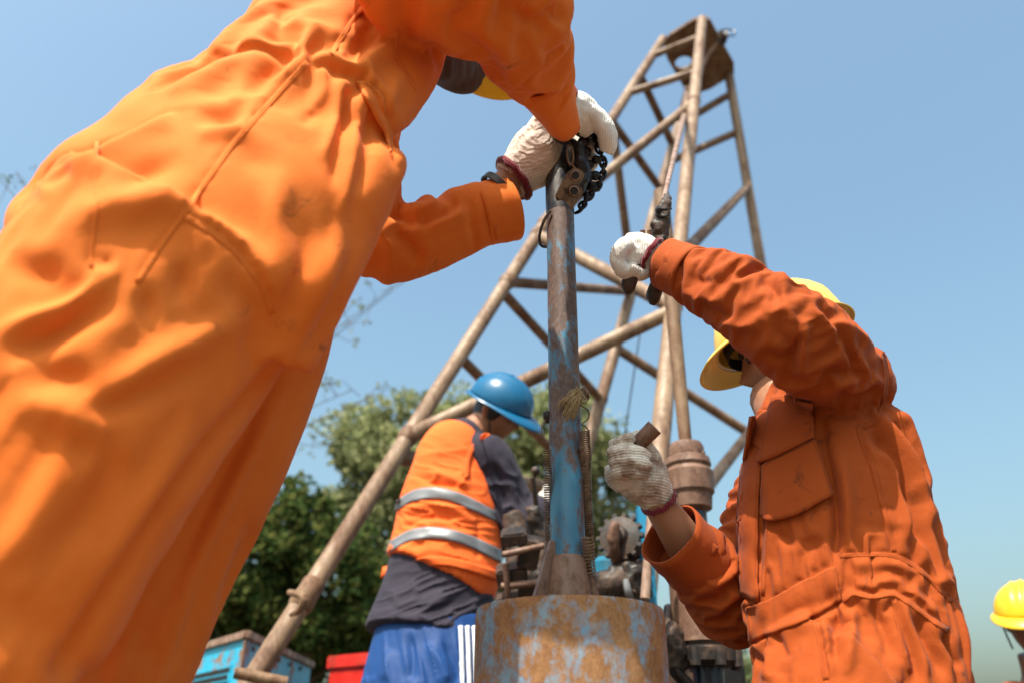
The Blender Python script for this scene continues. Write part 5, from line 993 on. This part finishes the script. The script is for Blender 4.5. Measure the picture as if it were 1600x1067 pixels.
# ================================================================== MAN IN BLUE HELMET
bm_ = thing('person', (*P(690, 1000, 2.86)[:2], .32), 'man in blue hard hat and orange reflective vest bending over the winch', 'person')
tor = [(655, 1120, 2.68, 92, .7), (655, 1060, 2.76, 92, .7), (664, 1000, 2.83, 106, .74), (684, 930, 2.93, 96, .7), (695, 860, 3.02, 90, .72), (702, 790, 3.1, 80, .75), (708, 735, 3.17, 66, .8), (716, 700, 3.22, 56, .85), (738, 675, 3.28, 34, .9)]
cm = MB(); cm.ptube([(x + (5 if y > 960 else 0), y, s, r * (.97 if y > 960 else .92), d) for x, y, s, r, d in tor[2:]], 36, 4)
rarm_b = [(735, 720, 3.18, 34, .9), (762, 712, 3.15, 36, .9), (780, 745, 3.13, 36, .9), (796, 785, 3.1, 36, .9), (812, 820, 3.06, 36, .9), (824, 808, 3.06, 30, .9), (840, 795, 3.1, 24, .9), (850, 785, 3.12, 20, .9)]
cm.ptube(rarm_b, 20, 4); cm.ptube([(690, 720, 3.26, 30), (690, 770, 3.4, 28), (730, 810, 3.5, 26), (800, 800, 3.5, 22)], 18, 4); cm.ptube([(712, 700, 3.22, 40), (742, 668, 3.28, 26, .9)], 16, 3)
sh = remesh(cm, .010, 4, 1)
sculpt(sh, [('v', 12, 6, [(770, 720), (785, 760), (790, 800)]), ('r', 10, 6, [(780, 712), (800, 750), (812, 790)]), ('v', 10, 6, [(800, 760), (820, 780), (835, 800)]), ('r', 9, 5, [(760, 740), (768, 780), (782, 830)]), ('v', 9, 5, [(752, 760), (765, 800), (790, 850)]), ('v', 8, 8, [(600, 940), (640, 955), (680, 940)]), ('r', 9, 8, [(600, 960), (660, 950), (730, 915)]), ('v', 6, 6, [(745, 910), (752, 940), (750, 970)])], [(9, 10, 40, -20, 680, 940, 90, 50, 61), (9, 8, 36, 60, 790, 770, 50, 70, 62)], [(5, 9, 63)])
rebuild(sh, 'shirt', M_NAVY, bm_)
cm = MB(); vt = [(684, 925, 2.935, 98, .72), (690, 890, 2.98, 96, .74), (695, 860, 3.02, 92, .75), (702, 790, 3.1, 83, .78), (706, 735, 3.17, 68, .84), (712, 702, 3.21, 56, .9), (726, 682, 3.26, 40, .9)]; cm.ptube([(x + 1, y, s_, r_ * .955, d_) for x, y, s_, r_, d_ in [(683, 905, 2.96, 96, .73)] + vt[1:]], 40, 5)
ve = remesh(cm, .010, 3, 1)
S_V = [('v', 11, 6, [(640, 740), (680, 755), (720, 762), (750, 790)]), ('r', 9, 6, [(660, 735), (700, 745), (740, 765)]), ('f', 9, 6, [(620, 800), (660, 790), (700, 792), (750, 815)]), ('v', 9, 5, [(625, 825), (670, 808), (720, 812)]), ('r', 8, 6, [(615, 865), (670, 838), (740, 848)]), ('v', 7, 5, [(745, 800), (748, 840), (745, 880)]), ('v', 5, 3, [(745, 700), (735, 735), (748, 775), (775, 810)]), ('r', 5, 5, [(640, 715), (700, 705), (740, 700)])]
sculpt(ve, S_V, [(7, 9, 40, 10, 690, 800, 70, 90, 65), (4, 5, 20, 90, 690, 895, 90, 14, 66)], [(4, 9, 64)])
bvv = bvh_of(ve); vo = rebuild(ve, 'reflective_vest', M_VEST, bm_)
patch('reflective_strip', bvv, [(619, 782), (650, 764), (690, 762), (730, 775), (778, 800)], [(615, 800), (648, 782), (690, 780), (730, 793), (782, 818)], M_SILV, vo, .005, .002, 40, 6, fallback=3)
patch('reflective_strip', bvv, [(608, 846), (645, 826), (690, 824), (735, 836), (782, 858)], [(603, 866), (642, 844), (690, 842), (735, 855), (784, 880)], M_SILV, vo, .005, .002, 40, 6, fallback=3)
patch('hem_binding', bvv, [(598, 886), (640, 874), (700, 870), (783, 893)], [(594, 903), (640, 888), (700, 884), (783, 908)], M_VEST, vo, .008, .004, 40, 5, fallback=3)
patch('armhole_binding', bvv, [(766, 678), (748, 692), (735, 715), (732, 745)], [(758, 676), (740, 690), (728, 715), (725, 748)], M_VEST, vo, .008, .004, 24, 4, fallback=3)
cm = MB(); cm.ptube([(676, 972, 2.86, 88, .7), (678, 1040, 2.78, 108, .72), (674, 1100, 2.7, 112, .74)], 30, 4); cm.ptube(leg_rows([(615, 1060, 2.72, 52), (608, 1200, 2.6, 54)], .42, .10), 20, 4); cm.ptube(leg_rows([(716, 1060, 2.78, 56), (718, 1200, 2.68, 56)], .42, .10), 20, 4)
tr = remesh(cm, .010, 4, 1)
sculpt(tr, [('v', 16, 9, [(640, 985), (645, 1030), (640, 1070)]), ('r', 12, 9, [(665, 1000), (690, 1040), (700, 1070)]), ('r', 9, 8, [(610, 1010), (600, 1067)]), ('v', 8, 7, [(690, 1000), (712, 1040), (715, 1070)])], [(7, 18, 120, 78, 660, 1040, 90, 60, 67)], [(2, 6, 68)])
bvt = bvh_of(tr); to = rebuild(tr, 'trousers', M_BLUE_TR, bm_)
for k in range(3):
    x = 716 + k * 10.5; patch('side_stripe', bvt, [(x, 978), (x + 2, 1020), (x + 3.5, 1072)], [(x + 6.2, 977), (x + 8.2, 1020), (x + 9.7, 1072)], M_WHITE, to, .006, .003, 20, 4, fallback=2.8)
hm, hax, hc3 = head_parts(P(777, 643, 3.32), .86 * RT - .22 * FW - .46 * ZV, .90 * UP + .35 * RT - .05 * FW, 1.0)
body_mesh(bm_, [[(690, 930, 2.93, 70, .6), (705, 760, 3.14, 55, .7), (725, 695, 3.24, 34), (752, 664, 3.3, 23), (765, 650, 3.32, 22)], [(735, 720, 3.18, 24), (800, 800, 3.08, 20), (845, 790, 3.11, 14), (858, 780, 3.13, 14)], [(660, 1000, 2.83, 60, .6), (608, 1200, 2.6, 32), (600, 1350, 2.5, 28)], [(670, 1000, 2.83, 60, .6), (705, 1200, 2.68, 32), (710, 1350, 2.55, 28)]], hm, M_SKIN, .0065)
hair_cap(bm_, hax, hc3); face_bits(bm_, hax, hc3)
hard_hat(bm_, hax, hc3, M_HAT_B, 1.06, lift=.035)
glove([[(846, 788, 3.11, 14), (856, 778, 3.12, 15), (866, 772, 3.13, 13)], [(860, 765, 3.12, 6), (876, 762, 3.12, 5)], [(862, 772, 3.12, 6), (880, 772, 3.12, 5)], [(862, 780, 3.12, 6), (878, 782, 3.12, 5)], [(860, 786, 3.12, 6), (874, 790, 3.12, 5)], [(852, 768, 3.11, 6), (856, 758, 3.11, 5)]], M_GLOVE, bm_, vox=.004)
for x, s in ((608, 2.6), (705, 2.68)):
    q = P(x, 1200, s); boot(bm_, q[0], q[1], .32, .9)
dk = thing('steel_deck', (*P(690, 1000, 2.86)[:2], 0), 'low steel deck the man in the blue helmet stands on', 'platform')
q = P(650, 1100, 2.75)
for k in range(4):
    m = MB(); m.box([q[0] - .05, q[1] - .42 + k * .26, .30], (.55, .127, .02)); m.build('deck_plate', M_DECK, dk, bevel=.004)
for sx in (-.5, .4):
    m = MB(); m.box([q[0] + sx, q[1], .14], (.05, .5, .14)); m.build('beam', M_DECK, dk, bevel=.004)

# ================================================================== MAN AT THE RIGHT EDGE
er = thing('person', (*P(1640, 1100, 3.0)[:2], 0), 'person with shade-darkened face in yellow hard hat cut off by the right edge', 'person')
hm, hax, hc4 = head_parts(P(1609, 974, 3.15), -.55 * RT - .75 * FW * [1, 1, 0] - .25 * ZV, ZV + .1 * RT, 1.0)
body_mesh(er, [[(1640, 1210, 2.95, 90, .6), (1638, 1110, 3.05, 80, .6), (1628, 1065, 3.1, 30), (1616, 1020, 3.13, 24)], [(1600, 1100, 3.05, 30), (1590, 1190, 2.95, 24), (1605, 1260, 2.85, 20)], [(1690, 1100, 3.05, 30), (1700, 1190, 2.95, 24), (1690, 1260, 2.85, 20)], [(1640, 1200, 2.95, 80, .6), (1625, 1320, 2.7, 44), (1620, 1520, 2.45, 34)], [(1650, 1200, 2.95, 80, .6), (1675, 1320, 2.75, 44), (1680, 1520, 2.5, 34)]], hm, M_SKIN_D, .0065)
hair_cap(er, hax, hc4); face_bits(er, hax, hc4); hard_hat(er, hax, hc4, M_HAT_Y, 1.02, peak=.035)
cm = MB(); cm.ptube([(1640, 1230, 2.93, 105, .65), (1640, 1150, 3.0, 100, .65), (1636, 1090, 3.07, 78, .7), (1634, 1068, 3.09, 46, .8)], 30, 4); cm.ptube([(1605, 1095, 3.05, 36), (1588, 1190, 2.95, 32), (1602, 1250, 2.88, 28)], 18, 4); cm.ptube([(1685, 1095, 3.05, 36), (1702, 1190, 2.95, 32), (1692, 1250, 2.88, 28)], 18, 4)
x_, y_, s_ = [a[0] for a in down(1640, 1230, 2.93, .08)]
cm.ptube([(1640, 1220, 2.93, 104, .65), (1625, 1320, 2.75, 62), (x_ - 30, y_, s_, .09 * F / s_)], 20, 4); cm.ptube([(1645, 1220, 2.93, 104, .65), (1680, 1320, 2.78, 62), (x_ + 60, y_, s_, .09 * F / s_)], 20, 4)
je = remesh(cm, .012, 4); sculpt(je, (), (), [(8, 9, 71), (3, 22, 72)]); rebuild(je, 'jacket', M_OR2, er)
for dx in (-30, 60):
    q = P(x_ + dx, y_, s_); boot(er, q[0], q[1], 0, 3.6)
